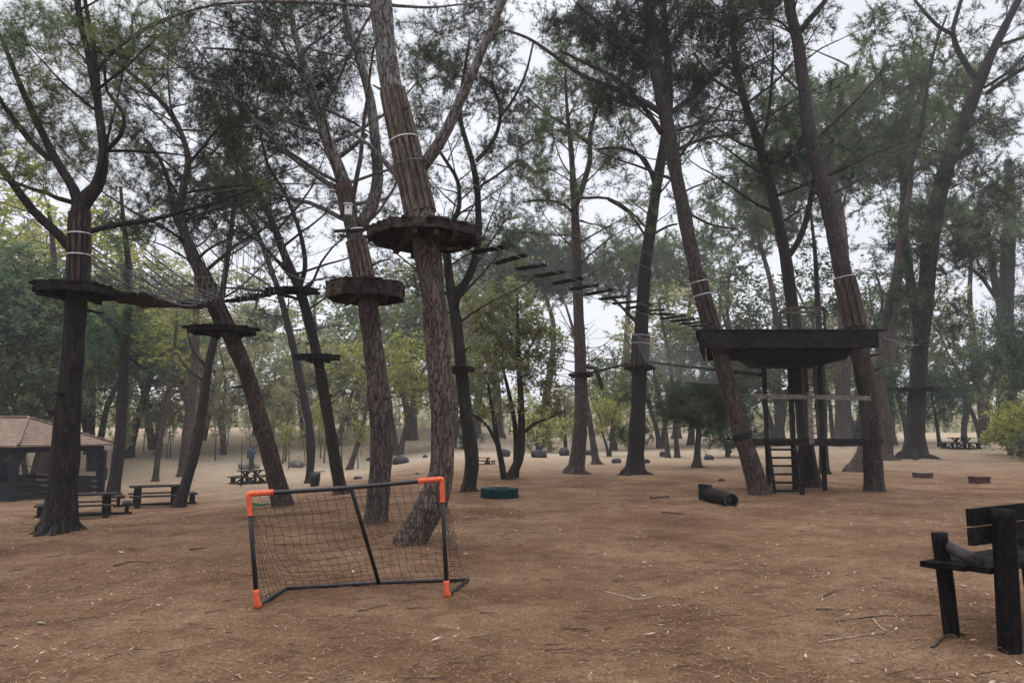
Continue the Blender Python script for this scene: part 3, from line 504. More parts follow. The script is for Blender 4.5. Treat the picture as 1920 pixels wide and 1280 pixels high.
tree('t18', 'tall_tree', 'pinkish grey trunk just left of the thin leaning dark trunk', 345, 893,
     [(343, 893, 24), (351, 820, 21), (360, 740, 19), (366, 660, 17), (368, 580, 14), (370, 500, 10)], blobs=[(370, 560, 70, 60, 0), (350, 480, 60, 50, 0)], bark='bark_grey', leaf='leaf_olive', kind='leaf', rc=1, scl=2, dens=1.1)
tree('t19', 'sapling', 'slender mossy trunk left of the pinkish trunk', 291, 902,
     [(290, 902, 12), (297, 850, 11), (307, 790, 10), (318, 720, 9), (326, 660, 7), (332, 600, 5)], blobs=[(330, 690, 22, 28, 0), (320, 600, 60, 40, 0)], bark='bark_grey', leaf='leaf_yellow', kind='leaf', rc=.8, scl=1.5)
tree('t22', 'round_pine', 'small dark round-headed pine on a bare stem left of the leaning treehouse pine', 1307, 876,
     [(1306, 876, 14), (1308, 840, 12), (1311, 800, 11), (1312, 760, 9), (1312, 735, 5)], blobs=[(1312, 755, 48, 34, 0), (1295, 765, 30, 24, 0), (1335, 760, 30, 26, 0)], kind='pine', rc=.6, scl=1.6, dens=3, bark='bark_grey', flare=1.7)
tree('t23', 'bushy_tree', 'multi-stemmed bushy tree with a full olive crown behind the green tyre', 955, 898,
     [(970, 899, 18), (974, 860, 17), (978, 810, 15), (976, 740, 12), (972, 670, 10), (970, 600, 7), (970, 540, 4)],
     limbs=[(.1, [(967, 895, 14), (968, 850, 12), (966, 800, 10), (955, 740, 8), (940, 680, 5)]), (-.1, [(945, 897, 13), (940, 865, 12), (932, 825, 10), (925, 780, 8), (915, 720, 5)]), (0, [(936, 845, 6), (915, 800, 6), (888, 778, 5), (865, 765, 3)]), (0, [(978, 815, 6), (1000, 795, 6), (1030, 783, 4), (1060, 770, 3)]), (.2, [(972, 690, 5), (1000, 640, 4), (1020, 600, 3)])],
     blobs=[(960, 560, 60, 40, 0), (930, 620, 60, 50, 0), (1000, 610, 50, 50, 0), (900, 690, 50, 60, 0), (960, 690, 60, 50, 0), (1030, 680, 45, 60, 0), (920, 770, 60, 25, 0), (1030, 760, 40, 25, 0), (900, 580, 30, 40, 0)], leaf='leaf_bush', kind='leaf', rc=.55, scl=1.6, dens=2.6, drift=0, flare=1.2)
tree('t24', 'leaning_trunk', 'narrow leaning trunk between the two flared-root pines', 1118, 870, [(1120, 870, 15), (1112, 830, 13), (1104, 780, 12), (1097, 740, 10), (1090, 690, 8), (1075, 620, 6), (1060, 570, 4)], dead=[(1060, 590, 40, 40, 0), (1050, 540, 30, 30, 0)], bark='bark_grey')
tree('t25', 'thin_tree', 'left one of two thin grey stems right of the dark flared-root pine', 1252, 858, [(1253, 858, 11), (1248, 810, 9), (1240, 760, 8), (1230, 720, 6), (1222, 670, 4)], dead=[(1230, 680, 30, 30, 0)], blobs=[(1225, 650, 40, 30, 0)], bark='bark_grey', leaf='leaf_olive', kind='leaf', rc=.9, scl=1.8)
tree('t26', 'thin_tree', 'right one of two thin grey stems right of the dark flared-root pine', 1270, 858, [(1270, 858, 11), (1266, 800, 9), (1262, 740, 8), (1256, 680, 7), (1245, 620, 6), (1235, 560, 4)], blobs=[(1250, 560, 50, 50, 0), (1270, 640, 40, 30, 0)], bark='bark_grey', leaf='leaf_mid', kind='leaf', rc=.9, scl=1.8)
tree('t27', 'tall_tree', 'dark trunk standing behind the tiled pavilion roof', 168, 850, [(168, 860, 20), (169, 800, 19), (170, 740, 17), (172, 680, 15), (176, 620, 12), (180, 560, 8)], blobs=[(170, 620, 60, 40, 0), (130, 560, 60, 40, 0)], leaf='leaf_oak', kind='leaf', rc=1., scl=2)
tree('t28', 'tall_tree', 'slim trunk seen behind the treehouse net panel', 1546, 888, [(1546, 888, 18), (1544, 840, 17), (1543, 770, 15), (1540, 700, 14), (1536, 620, 12), (1532, 540, 10), (1528, 470, 8), (1520, 400, 5)], blobs=[(1520, 480, 60, 50, 0), (1560, 560, 40, 40, 0)], leaf='leaf_pine', kind='leaf', rc=.8, scl=1.6)
tree('t29', 'leaning_trunk', 'short leaning trunk to the left of the goalside pine', 655, 880, [(652, 880, 12), (665, 850, 11), (675, 820, 10), (684, 780, 8), (690, 730, 5)], dead=[(690, 740, 20, 30, 0)], bark='bark_grey')
tree('t30', 'leaning_trunk', 'stump-like slanting trunk just left of the treehouse end pine', 1598, 884, [(1600, 886, 26), (1610, 862, 22), (1620, 830, 18), (1630, 790, 14), (1640, 740, 10), (1648, 690, 7)], blobs=[(1650, 690, 30, 30, 0)], bark='bark_grey', leaf='leaf_oak', kind='leaf', rc=.8, scl=1.4)
# ------------------------------------------------------------------ background trees (copied)
def proto(name, cat, kind, h, r, z0, trunk_r, nclus, rc, scl, dens=1., stems=1, leaf='leaf_olive', bark='bark_grey', umbrella=False, seed=1):
    root = thing(name, None, cat, (0, 0, 0), local=True); mbT = MB(); mbC = MB(); nodes = []; rads = []
    for s in range(stems):
        a = s * 2.4 + seed; lean = (.12 if stems == 1 else .28) * h; q = []
        for k in range(6):
            f = k / 5; q.append([math.cos(a) * lean * f ** 1.3 + R.normal() * .06 * h * f * .4, math.sin(a) * lean * f ** 1.3 + R.normal() * .06 * h * f * .4, -.3 + (h * .93 + .3) * f, trunk_r * (1 - .85 * f) + .01])
        sp_ = spline(np.array(q), .3); mbT.tube(sp_[:, :3], sp_[:, 3] * (1 + .5 * np.exp(-np.clip(sp_[:, 2], 0, 9) / .2)), 8, .06, seed=s); nodes.append(sp_[:, :3]); rads.append(sp_[:, 3])
    nodes = np.vstack(nodes); rads = np.concatenate(rads); k = nodes[:, 2] > z0 * .6; nodes, rads = nodes[k], rads[k]
    q = rdir(nclus) * (R.random((nclus, 1)) ** (1 / 2.2)); cz = (z0 + h) / 2; T = q * [r, r, (h - z0) / 2] + [0, 0, cz]
    lump = rdir(7) * r * .55; T = T + lump[R.integers(0, 7, nclus)] * .55 * [1, 1, .6]
    if umbrella: T[:, 2] = np.maximum(T[:, 2], z0 + .15 * (h - z0) + .2 * R.random(nclus))
    T = T[T[:, 2] > z0 * .8]
    finish(mbT, mbC, nodes, rads, T, kind, scl, .07, rc * .8, dens)
    mbT.build('trunk', M[bark], root); mbC.build('crown', M[leaf], root); root['h'] = h; return root
PR = {
    'A': [proto('olive_tree', 'tree', 'leaf', 6, 2.5, 1.4, .13, 85, .7, 2.1, stems=2, seed=s) for s in (1, 2, 3)],
    'B': [proto('umbrella_pine', 'tree', 'pine', 11, 3.6, 7.2, .22, 125, .7, 1.3, leaf='leaf_mid', umbrella=True, seed=s) for s in (1, 5)],
    'C': [proto('evergreen_oak', 'tree', 'leaf', 7, 2.6, 1.5, .18, 160, .8, 2.0, leaf='leaf_oak', bark='bark_dark', stems=2, seed=s) for s in (1, 4)],
    'D': [proto('sapling', 'tree', 'leaf', 6, 1.3, 1.6, .06, 40, .6, 1.8, leaf='leaf_olive', seed=s) for s in (2, 3)],
    'E': [proto('shrub', 'shrub', 'leaf', 2.0, 1.3, .1, .05, 45, .5, 1.7, leaf='leaf_mid', stems=3, seed=s) for s in (1, 2)]}
used = set()
BG = [  # u, distance, top v, kind, leaf material, width factor, label
 (-60, 40, 440, 'C', 'leaf_oak', 1.1, 'dark evergreen oak cut by the left edge behind the pavilion roof'),
 (30, 44, 500, 'C', 'leaf_mid', .9, 'blue-green oak directly above the pavilion ridge'),
 (100, 50, 400, 'A', 'leaf_yellow', 1.2, 'yellow-green tree showing left of the far left platform pine'),
 (185, 52, 540, 'C', 'leaf_mid', .8, 'mid-green oak behind the dark trunk beyond the pavilion'),
 (70, 40, 640, 'A', 'leaf_mid', .9, 'low green tree just behind the pavilion tiles'),
 (245, 60, 520, 'C', 'leaf_mid', 1., 'rounded green tree right of the pavilion far off'),
 (20, 64, 360, 'A', 'leaf_olive', 1.1, 'tall pale tree in the far left background'),
 (300, 66, 560, 'A', 'leaf_olive', 1.2, 'pale olive tree behind the pinkish trunk'),
 (375, 72, 500, 'A', 'leaf_olive', 1.3, 'tall hazy olive tree seen under the plank bridge'),
 (425, 62, 640, 'A', 'leaf_olive', 1., 'low grey-olive tree behind the far picnic table'),
 (480, 76, 570, 'B', 'leaf_mid', .8, 'grey-green pine between the leaning pine and slim trunk'),
 (515, 66, 650, 'A', 'leaf_olive', 1.2, 'wispy pale tree behind the pale round boulder'),
 (575, 74, 620, 'A', 'leaf_yellow', 1.1, 'yellowish tree behind the black litter bin'),
 (635, 68, 600, 'A', 'leaf_olive', 1.1, 'olive tree right of the small plank seat'),
 (665, 84, 540, 'A', 'leaf_mid', 1.3, 'high rounded tree under the boxed platform'),
 (750, 60, 610, 'A', 'leaf_yellow', 1.0, 'leafy yellow-green tree filling the gap between the two slatted pines'),
 (775, 72, 500, 'A', 'leaf_mid', 1.1, 'taller green tree behind the gap between the slatted pines'),
 (850, 62, 640, 'A', 'leaf_mid', 1., 'green tree behind the hooked dark tree'),
 (890, 84, 470, 'A', 'leaf_olive', 1.1, 'grey-green tree top over the bushy tree at its left'),
 (935, 88, 425, 'B', 'leaf_mid', 1.2, 'hazy umbrella pine under the upper end of the plank bridge'),
 (1020, 84, 440, 'B', 'leaf_pine', 1.1, 'darker hazy umbrella pine behind the middle of the plank bridge'),
 (1150, 86, 432, 'B', 'leaf_mid', 1.2, 'bright umbrella pine crown left of the straight dark pine'),
 (1265, 84, 438, 'B', 'leaf_mid', 1., 'umbrella pine crown between the two crossing pines'),
 (1060, 66, 720, 'A', 'leaf_olive', .9, 'low pale tree behind the slim pine foot'),
 (1150, 64, 640, 'A', 'leaf_mid', .9, 'green-topped tree left of the straight dark pine'),
 (1140, 50, 725, 'A', 'leaf_yellow', 1., 'small yellow-leaved tree beside the straight dark pine'),
 (1235, 66, 620, 'A', 'leaf_olive', 1., 'sparse olive tree behind the netting tunnel'),
 (1290, 70, 500, 'D', 'leaf_olive', 1.5, 'thin tall sapling right of the straight dark pine'),
 (1360, 44, 770, 'E', 'leaf_oak', 1., 'dark shrub right of the round-headed pine'),
 (1395, 66, 500, 'A', 'leaf_mid', 1.0, 'hazy grey tree left above the treehouse deck'),
 (1380, 60, 650, 'A', 'leaf_oak', 1., 'dull green tree under the treehouse deck left side'),
 (1450, 74, 600, 'A', 'leaf_mid', 1.2, 'pale tree behind the treehouse ladder'),
 (1460, 62, 300, 'B', 'leaf_mid', .8, 'tall hazy pine behind the treehouse centre trunk'),
 (1575, 56, 130, 'B', 'leaf_mid', 1., 'very tall hazy pine crown right of the leaning tall pine'),
 (1655, 60, 125, 'B', 'leaf_mid', .9, 'very tall hazy pine crown with the bright sky gap above it'),
 (1560, 64, 600, 'A', 'leaf_olive', .9, 'green tree behind the treehouse right half'),
 (1655, 50, 670, 'C', 'leaf_oak', .8, 'dark bushy tree just right of the treehouse end pine'),
 (1600, 72, 500, 'A', 'leaf_mid', 1., 'grey-green tree above the treehouse deck right side'),
 (1755, 54, 690, 'C', 'leaf_oak', .9, 'dark bush tree right of the splayed-root trunk'),
 (1800, 72, 640, 'A', 'leaf_olive', 1.1, 'pale thin tree behind the far right picnic table'),
 (1835, 62, 600, 'A', 'leaf_mid', .9, 'green tree left of the right edge trunk'),
 (1955, 48, 560, 'C', 'leaf_oak', .9, 'dark tree cut by the right edge of the picture'),
 (1700, 70, 520, 'A', 'leaf_olive', .8, 'dull green tree high behind the twisted pale trunk'),
 (1840, 74, 330, 'B', 'leaf_mid', .8, 'far tall pine at the right behind the old tree'),
 (1885, 41, 762, 'E', 'leaf_yellow', .9, 'bright yellow-green bush at the right edge'),
 (1940, 38, 750, 'E', 'leaf_yellow', .9, 'yellow bush cut by the right edge'),
 (1915, 36, 815, 'E', 'leaf_mid', 1., 'low green weed clump beneath the yellow bush'),
 (880, 60, 800, 'E', 'leaf_oak', 1.2, 'dark low shrub behind the hooked tree foot'),
 (1180, 64, 800, 'E', 'leaf_mid', 1.2, 'low shrub left of the dark flared-root pine'),
 (1410, 60, 800, 'E', 'leaf_mid', 1.2, 'grey-green shrub under the lower treehouse deck'),
 (255, 80, 790, 'E', 'leaf_oak', 1., 'dark low shrub on the dry slope right of the pavilion'),
 (405, 84, 770, 'D', 'leaf_mid', 1.2, 'short dark-stemmed bush on the dry slope'),
 (540, 58, 700, 'D', 'leaf_olive', .8, 'thin grey sapling left of the black litter bin'),
 (605, 60, 740, 'D', 'leaf_yellow', .8, 'small pale sapling right behind the black litter bin'),
 (1630, 62, 780, 'E', 'leaf_oak', 1.2, 'dark shrub behind the treehouse end pine'),
 (235, 56, 760, 'D', 'leaf_olive', .6, 'short thin sapling at the far side of the picnic tables'),
 (320, 60, 740, 'D', 'leaf_yellow', .7, 'pale small sapling behind the slender mossy trunk'),
 (1010, 60, 770, 'E', 'leaf_yellow', 1.1, 'pale shrub beyond the path behind the slim pine'),
 (850, 90, 560, 'A', 'leaf_olive', 1.4, 'far hazy tree line top behind the bent pine'),
]
for i, (u, D, vt, k, lm, wf, lab) in enumerate(BG):
    pr = PR[k][i % len(PR[k])]; x = (u - 960) / F * D; z = float(hgt(x, D)); top = P(u, vt, D)[2]; s = (top - z) / pr['h']
    sw = s * wf if k != 'B' else s * wf
    c = copy_tree(pr, (x, D, z), rz=R.random() * 6.28, sc=(sw, sw, s), label=lab, mats={'crown': M[lm]}); del c['h']
for k in range(16):
    u = 235 + 29 * k + R.normal() * 8; D = R.uniform(50, 72); x = (u - 960) / F * D; z = float(hgt(x, D)); s = R.uniform(.5, 1.0)
    copy_tree(PR['D'][k % 2], (x, D, z), rz=R.random() * 6.28, sc=(s * .8, s * .8, s), label='thin pale sapling on the dry slope in the left background', group='thin saplings on the dry slope', mats={'crown': M[('leaf_olive', 'leaf_yellow')[k % 2]]})
for ps in PR.values():
    for p_ in ps:
        for ch in list(p_.children): bpy.data.objects.remove(ch)
        bpy.data.objects.remove(p_)
# far wood beyond everything
mb = MB(); n = 60000; x = R.uniform(-110, 120, n); y = 98 + R.uniform(0, 26, n) ; hx = 5.0 + 1.8 * np.sin(x * .17) + 1.6 * np.sin(x * .41 + 2) + 1.2 * np.sin(x * 1.1)
z = hgt(x, y) + hx * R.random(n) ** .8
diamonds(mb, np.stack([x, y, z], 1), .30, .5 + .35 * np.sin(x * .6) * np.sin(z * .8) + R.normal(0, .15, n))
tx = R.uniform(-110, 120, 260); ty = R.uniform(98, 112, 260); A = np.stack([tx, ty, hgt(tx, ty)], 1); B = A + np.stack([R.normal(0, .6, 260), R.normal(0, .3, 260), R.uniform(3, 6, 260)], 1)
mb.segs(A, B, .14, .05, 5)
tag(mb.build('distant_wood', M['leaf_pale']), 'hazy far-off belt of olive woodland beyond the clearing', kind='stuff')
# ------------------------------------------------------------------ ground litter
def scatter(n, y0, y1, p=1.6):
    y = y0 + (y1 - y0) * R.random(n) ** p; x = (R.random(n) * 2 - 1) * (y * .75 + 2); return x, y
mb = MB(); x, y = scatter(90000, 2.6, 20)
bx, by = [], []
for b0, r0 in BASES:
    n = 700 if b0[1] < 25 else 250; a = R.random(n) * 6.28; q = r0 * (.9 + 1.6 * R.random(n) ** 2); bx.append(b0[0] + np.cos(a) * q); by.append(b0[1] + np.sin(a) * q)
nb_ = sum(len(q) for q in bx); x = np.concatenate([x] + bx); y = np.concatenate([y] + by); z = hgt(x, y) + .012; z[-nb_:] += R.random(nb_) * .05
a = R.random(len(x)) * 6.28; ln = R.uniform(.03, .09, len(x)); d = np.stack([np.cos(a) * ln, np.sin(a) * ln, R.uniform(-.004, .012, len(x))], 1); sdv = np.stack([-np.sin(a), np.cos(a), 0 * a], 1) * (.0012 + .00022 * y)[:, None]
p0 = np.stack([x, y, z], 1); V = np.stack([p0 - sdv, p0 + sdv, p0 + d], 1).reshape(-1, 3)
mb.add(V, T=np.arange(len(V)).reshape(-1, 3), tint=np.repeat(R.random(len(x)), 3))
tag(mb.build('pine_litter', M['needles']), 'fallen brown pine needles strewn over the earth', kind='stuff')
mb = MB(); x, y = scatter(26000, 2.8, 32, 1.2); clump = (np.sin(x * .8 + 2) * np.sin(y * .6) + .8 * np.sin(x * 2.1 + y) * np.sin(y * 2.6 - x * .7) + R.normal(0, .45, len(x))) > .1; x, y = x[clump], y[clump]; n = len(x)
a = R.random(n) * 6.28; ln = R.uniform(.008, .028, n) * (1 + .8 * (R.random(n) > .93)) * (1 + y * .02); wd = ln * R.uniform(.12, .32, n); z = hgt(x, y) + .016
d = np.stack([np.cos(a), np.sin(a), 0 * a], 1); s_ = np.stack([-np.sin(a), np.cos(a), R.normal(0, .3, n)], 1); p0 = np.stack([x, y, z], 1)
V = np.stack([p0 - d * ln[:, None], p0 + s_ * wd[:, None] + [0, 0, .004], p0 + d * ln[:, None] + [0, 0, .012], p0 - s_ * wd[:, None] + [0, 0, .004]], 1).reshape(-1, 3)
mb.add(V, np.arange(n * 4).reshape(-1, 4), tint=np.repeat(R.random(n), 4))
tag(mb.build('leaf_litter', M['litter'], smooth=False), 'pale curled dead leaves scattered over the ground', kind='stuff')
mb = MB(); x, y = scatter(900, 3, 24, 1.3); n = len(x); a = R.normal(0, .5, n); ln = R.uniform(.05, .22, n)
A = np.stack([x, y, hgt(x, y) + .015], 1); B = A + np.stack([np.cos(a) * ln, np.sin(a) * ln, R.uniform(0, .02, n)], 1); mb.segs(A, B, .004, .002, 4)
tag(mb.build('twig_litter', M['stick']), 'small dark twigs and bark scraps littering the earth', kind='stuff')
for (pts, r_, mt, lab) in [
    ([(1130, 1108), (1165, 1120), (1195, 1126), (1230, 1118)], .006, 'stick_pale', 'pale forked stick lying in the middle foreground'),
    ([(1545, 1119), (1565, 1112), (1585, 1105)], .008, 'stick', 'short dark stick on the ground left of the bench'),
    ([(1568, 1166), (1640, 1160), (1700, 1158), (1760, 1154)], .007, 'stick', 'long thin dark twig lying before the bench front leg'),
    ([(1535, 1204), (1590, 1198), (1650, 1185)], .004, 'stick_pale', 'long pale twig in the right foreground'),
    ([(1636, 1160), (1650, 1178), (1662, 1184)], .006, 'stick_pale', 'crooked pale twig beside the long dark twig'),
    ([(665, 1148), (700, 1142), (725, 1134)], .007, 'stick', 'thin dark stick below the goal net centre'),
    ([(212, 1062), (250, 1056), (290, 1055)], .012, 'stick', 'dark stick lying left of the goal'),
    ([(355, 1031), (385, 1028)], .012, 'stick', 'short dark stick near the far left pine foot'),
    ([(1220, 935), (1255, 932)], .03, 'stick', 'flat dark wood scrap in mid clearing'),
    ([(1240, 961), (1280, 964)], .02, 'stick', 'thin brown wood strip in mid clearing'),
    ([(1748, 1218), (1768, 1202), (1790, 1194), (1812, 1193)], .014, 'bark_grey', 'curved pale root at the bench front leg')]:
    q = np.array([gp(*c) + [0, 0, r_ * .8 + (.012 if 0 < k < len(pts) - 1 else 0)] for k, c in enumerate(pts)]); q = spline(q, .04); mb = MB()
    mb.tube(q + R.normal(size=q.shape) * .002, np.linspace(r_, r_ * .5, len(q)), 6)
    tag(mb.build('fallen_stick' if 'root' not in lab else 'surface_root', M[mt]), lab, 'stick' if 'root' not in lab else 'root')
# ------------------------------------------------------------------ guards, platforms
def at_v(key, v):
    """point, radius and tangent of a trunk at picture height v"""
    s = TRUNK[key]; rel = s[:, :3] - [0, 0, CH]; c, sn = math.cos(PITCH), math.sin(PITCH)
    fw = rel[:, 1] * c + rel[:, 2] * sn; up = -rel[:, 1] * sn + rel[:, 2] * c; vv = 640 - F * up / fw
    i = int(np.argmin(np.abs(vv - v))); i = min(max(i, 1), len(s) - 2); tg = s[i + 1, :3] - s[i - 1, :3]; return s[i, :3], s[i, 3], tg / np.linalg.norm(tg), i
def ring(mb, p, tg, r, th):
    e1 = np.cross(tg, [0, 1, 0]); e1 /= np.linalg.norm(e1); e2 = np.cross(tg, e1); a = np.linspace(0, 2 * PI, 25)
    mb.tube(np.array([p + r * (math.cos(q) * e1 + math.sin(q) * e2) for q in a]), th, 6, cap=False)
def guard(key, va, vb, n, label, straps=(), extra=1.03, gap=.8, scol='strap'):
    pa, ra, _, ia = at_v(key, va); pb, rb, _, ib = at_v(key, vb); lo, hi = min(ia, ib), max(ia, ib); s = TRUNK[key][lo:hi + 1]
    root = thing('trunk_guard', label, 'trunk guard', tuple(s[0, :3])); mb = MB(); rg = np.random.default_rng(len(key) + int(va))
    sm = 'slat_dark' if key in ('t1', 't4', 't11', 't10') else 'slat'
    for k in range(n):
        a = k / n * 2 * PI; wd = 2 * PI * s[len(s) // 2, 3] * extra / n * gap; t0 = rg.random() * .06; V = []; jit = rg.normal() * .006
        for i in range(len(s)):
            tg = s[min(i + 1, len(s) - 1), :3] - s[max(i - 1, 0), :3]; tg /= np.linalg.norm(tg); e1 = np.cross(tg, [0, 1, 0]); e1 /= np.linalg.norm(e1); e2 = np.cross(tg, e1)
            o_ = math.cos(a) * e1 + math.sin(a) * e2; sd2 = np.cross(tg, o_); c_ = s[i, :3] + o_ * (s[i, 3] * extra + jit) + (tg * t0 if i == len(s) - 1 else 0)
            V += [c_ - sd2 * wd / 2, c_ + sd2 * wd / 2, c_ + sd2 * wd / 2 * .8 + o_ * wd * .38, c_ - sd2 * wd / 2 * .8 + o_ * wd * .38]
        idx = np.arange(len(V)).reshape(-1, 4)
        Q = np.stack([idx[:-1], np.roll(idx[:-1], -1, 1), np.roll(idx[1:], -1, 1), idx[1:]], -1).reshape(-1, 4); Q = np.vstack([Q, idx[0][::-1][None], idx[-1][None]])
        mb.add(V, Q, tint=np.full(len(V), rg.random()))
    mb.build('slats', M[sm], root, smooth=False)
    for v in straps:
        p, r, tg, _ = at_v(key, v); sb = MB(); ring(sb, p, tg, r * extra + wd * .44, .010); sb.build('strap', M[scol], root)
guard('t3', 165, 288, 14, 'upper ring of weathered timber slats around the thick bent pine', (262,))
guard('t3', 292, 404, 14, 'lower ring of weathered timber slats standing on the octagonal platform', (300,), 1.03, scol='cable')
guard('t2', 448, 526, 12, 'timber slats round the pine with the bird box, above its boxed platform', (452,), 1.03, scol='cable')
guard('t2', 345, 405, 9, 'short slats above the bird box on the left slatted pine', (), 1.02)
guard('t1', 400, 534, 12, 'dark slatted collar on the far left pine above its platform', (438, 478), 1.03)
guard('t4', 520, 612, 10, 'slats on the left-leaning pine between bridge and low platform', (560,), 1.03, scol='cable')
guard('t11', 512, 612, 10, 'slats on the big leaning pine above the treehouse deck corner', (530, 548), 1.03)
guard('t13', 520, 612, 10, 'slats on the tall pine at the right end of the treehouse deck', (522,), 1.03)
guard('t10', 625, 688, 9, 'slats on the straight dark pine above the netting platform', (630, 650), 1.03)
def platform(c, r, th, n, label, rot=.2, rim=True, mat='plank', beams=2, plank_w=.13, squash=1., name='tree_platform', ragged=.0):
    root = thing(name, label, 'platform', tuple(c)); c = np.array(c); mb = MB(); rg = np.random.default_rng(int(abs(c[0] * 100)))
    ang = np.arange(n) / n * 2 * PI + rot; poly = np.stack([np.cos(ang), np.sin(ang) * squash], 1) * r
    k = int(2 * r / plank_w); ca, sa = math.cos(rot), math.sin(rot)
    pr = poly @ np.array([[ca, -sa], [sa, ca]])      # plank frame
    for i in range(k):
        yy = -r + (i + .5) * 2 * r / k; xs_ = []
        for j in range(n):
            a, b2 = pr[j], pr[(j + 1) % n]
            if (a[1] - yy) * (b2[1] - yy) < 0: xs_.append(a[0] + (b2[0] - a[0]) * (yy - a[1]) / (b2[1] - a[1]))
        if len(xs_) < 2: continue
        x0, x1 = min(xs_) - ragged * rg.random(), max(xs_) + ragged * rg.random(); cx = (x0 + x1) / 2
        q = np.array([ca * cx - sa * yy, sa * cx + ca * yy, .0 + rg.normal() * .003]); mb.box(c + q, (x1 - x0, 2 * r / k - .012, .032), rot=rot)
    mb.build('deck', M[mat], root, smooth=False)
    if rim:
        mb = MB(); 
        for j in range(n):
            a, b2 = poly[j] * .97, poly[(j + 1) % n] * .97; mb.beam(c + [*a, -.018 - th / 2], c + [*b2, -.018 - th / 2], .035, th)
        mb.build('rim', M[mat], root, smooth=False)
    for s in range(beams):
        mb = MB(); o_ = (-1, 1)[s] * r * .32 if s < 2 else 0
        a = np.array([-sa * o_ - ca * r * .92, ca * o_ - sa * r * .92, -.05 - th * .35]) if s < 2 else np.array([sa * r * .9, -ca * r * .9, -.2])
        b2 = np.array([-sa * o_ + ca * r * .92, ca * o_ + sa * r * .92, -.05 - th * .35]) if s < 2 else np.array([-sa * r * .9, ca * r * .9, -.2])
        mb.beam(c + a, c + b2, .07, max(.09, th * .5)); mb.build('beam', M[mat], root, smooth=False)
    for s in range(2):
        mb = MB(); o_ = (-1, 1)[s] * r * .34; a = np.array([ca * o_ + sa * r * .8, sa * o_ - ca * r * .8, -.07 - th * .8]); b2 = np.array([ca * o_ - sa * r * .8, sa * o_ + ca * r * .8, -.07 - th * .8])
        mb.beam(c + a, c + b2, .08, .08); mb.build('crossbeam', M[mat], root, smooth=False)
    return root
p, r, _, _ = at_v('t3', 436); platform(p + [.0, 0, .04], .88, .12, 8, 'large octagonal plank platform round the thick bent pine', rot=.35, beams=3)
p, r, _, _ = at_v('t2', 535); platform(p + [0, 0, .06], .74, .26, 8, 'deep-sided boxed octagonal platform on the pine with the bird box', rot=.39)
p, r, _, _ = at_v('t1', 540); platform(p + [-.05, .05, .02], .62, .12, 8, 'dark platform on the far left pine where the net bridge begins', rot=.2, mat='plank_black', ragged=.1)
p, r, _, _ = at_v('t4', 622); platform(p + [-.1, 0, 0], .78, .09, 9, 'low round platform of ragged planks on the left-leaning pine', rot=.1, mat='plank_black', ragged=.12)
p, r, _, _ = at_v('t7', 668); platform(p + [0, 0, .03], .66, .10, 6, 'small plank seat platform on the pine behind the goal crossbar', rot=0, mat='plank_black', ragged=.05, squash=.6)
p, r, _, _ = at_v('t7', 545); platform(p + [-.2, 0, .05], .8, .05, 6, 'thin landing platform where the plank bridge meets the second leaning pine', rot=.15, rim=False, mat='plank_black', squash=.5)
p, r, _, _ = at_v('t10', 693); platform(p + [0, 0, 0], .62, .10, 6, 'small platform on the straight dark pine at the netting tunnel mouth', rot=.2, mat='plank_black')
p, r, _, _ = at_v('t9', 707); platform(p + [0, 0, 0], .5, .08, 6, 'tiny platform on the slim pale-topped pine', rot=.5, mat='plank_black')
p, r, _, _ = at_v('t15', 722); platform(p + [0, 0, 0], 1.05, .10, 8, 'small round platform on the broad old tree at right', rot=.3, mat='plank_black')
p, r, _, _ = at_v('t8', 692); platform(p + [-.05, 0, 0], .42, .08, 6, 'small dark landing half hidden behind the thick bent pine', rot=.1, mat='plank_black')
# bird box and cable bracket on t2
p, r, _, _ = at_v('t2', 405); c = p + [.03, -r - .08, 0]
root = thing('bird_box', 'small white box with a dark hole fixed to the left slatted pine', 'bird box', tuple(c))
mb = MB(); mb.box(c, (.12, .1, .19)); mb.build('box', M['white'], root, smooth=False)
mb = MB(); mb.box(c + [0, -.015, .105], (.15, .15, .018)); mb.build('lid', M['white'], root, smooth=False)
mb = MB(); mb.tube([c + [0, -.046, .03], c + [0, -.053, .03]], .022, 12); mb.build('entrance_hole', M['black'], root)
p, r, tg, _ = at_v('t2', 436); root = thing('cable_clamp', 'pale steel ring and crossed timbers clamped round the pine below the bird box', 'clamp', tuple(p))
mb = MB(); ring(mb, p, tg, r + .05, .018); mb.build('ring', M['strap'], root)
mb = MB(); mb.beam(p + [-.33, -r - .05, -.04], p + [.30, -r - .03, .0], .05, .05); mb.build('timber', M['plank'], root, smooth=False)
mb = MB(); mb.beam(p + [-.30, r + .04, -.02], p + [.33, r + .03, -.05], .05, .05); mb.build('timber', M['plank'], root, smooth=False)
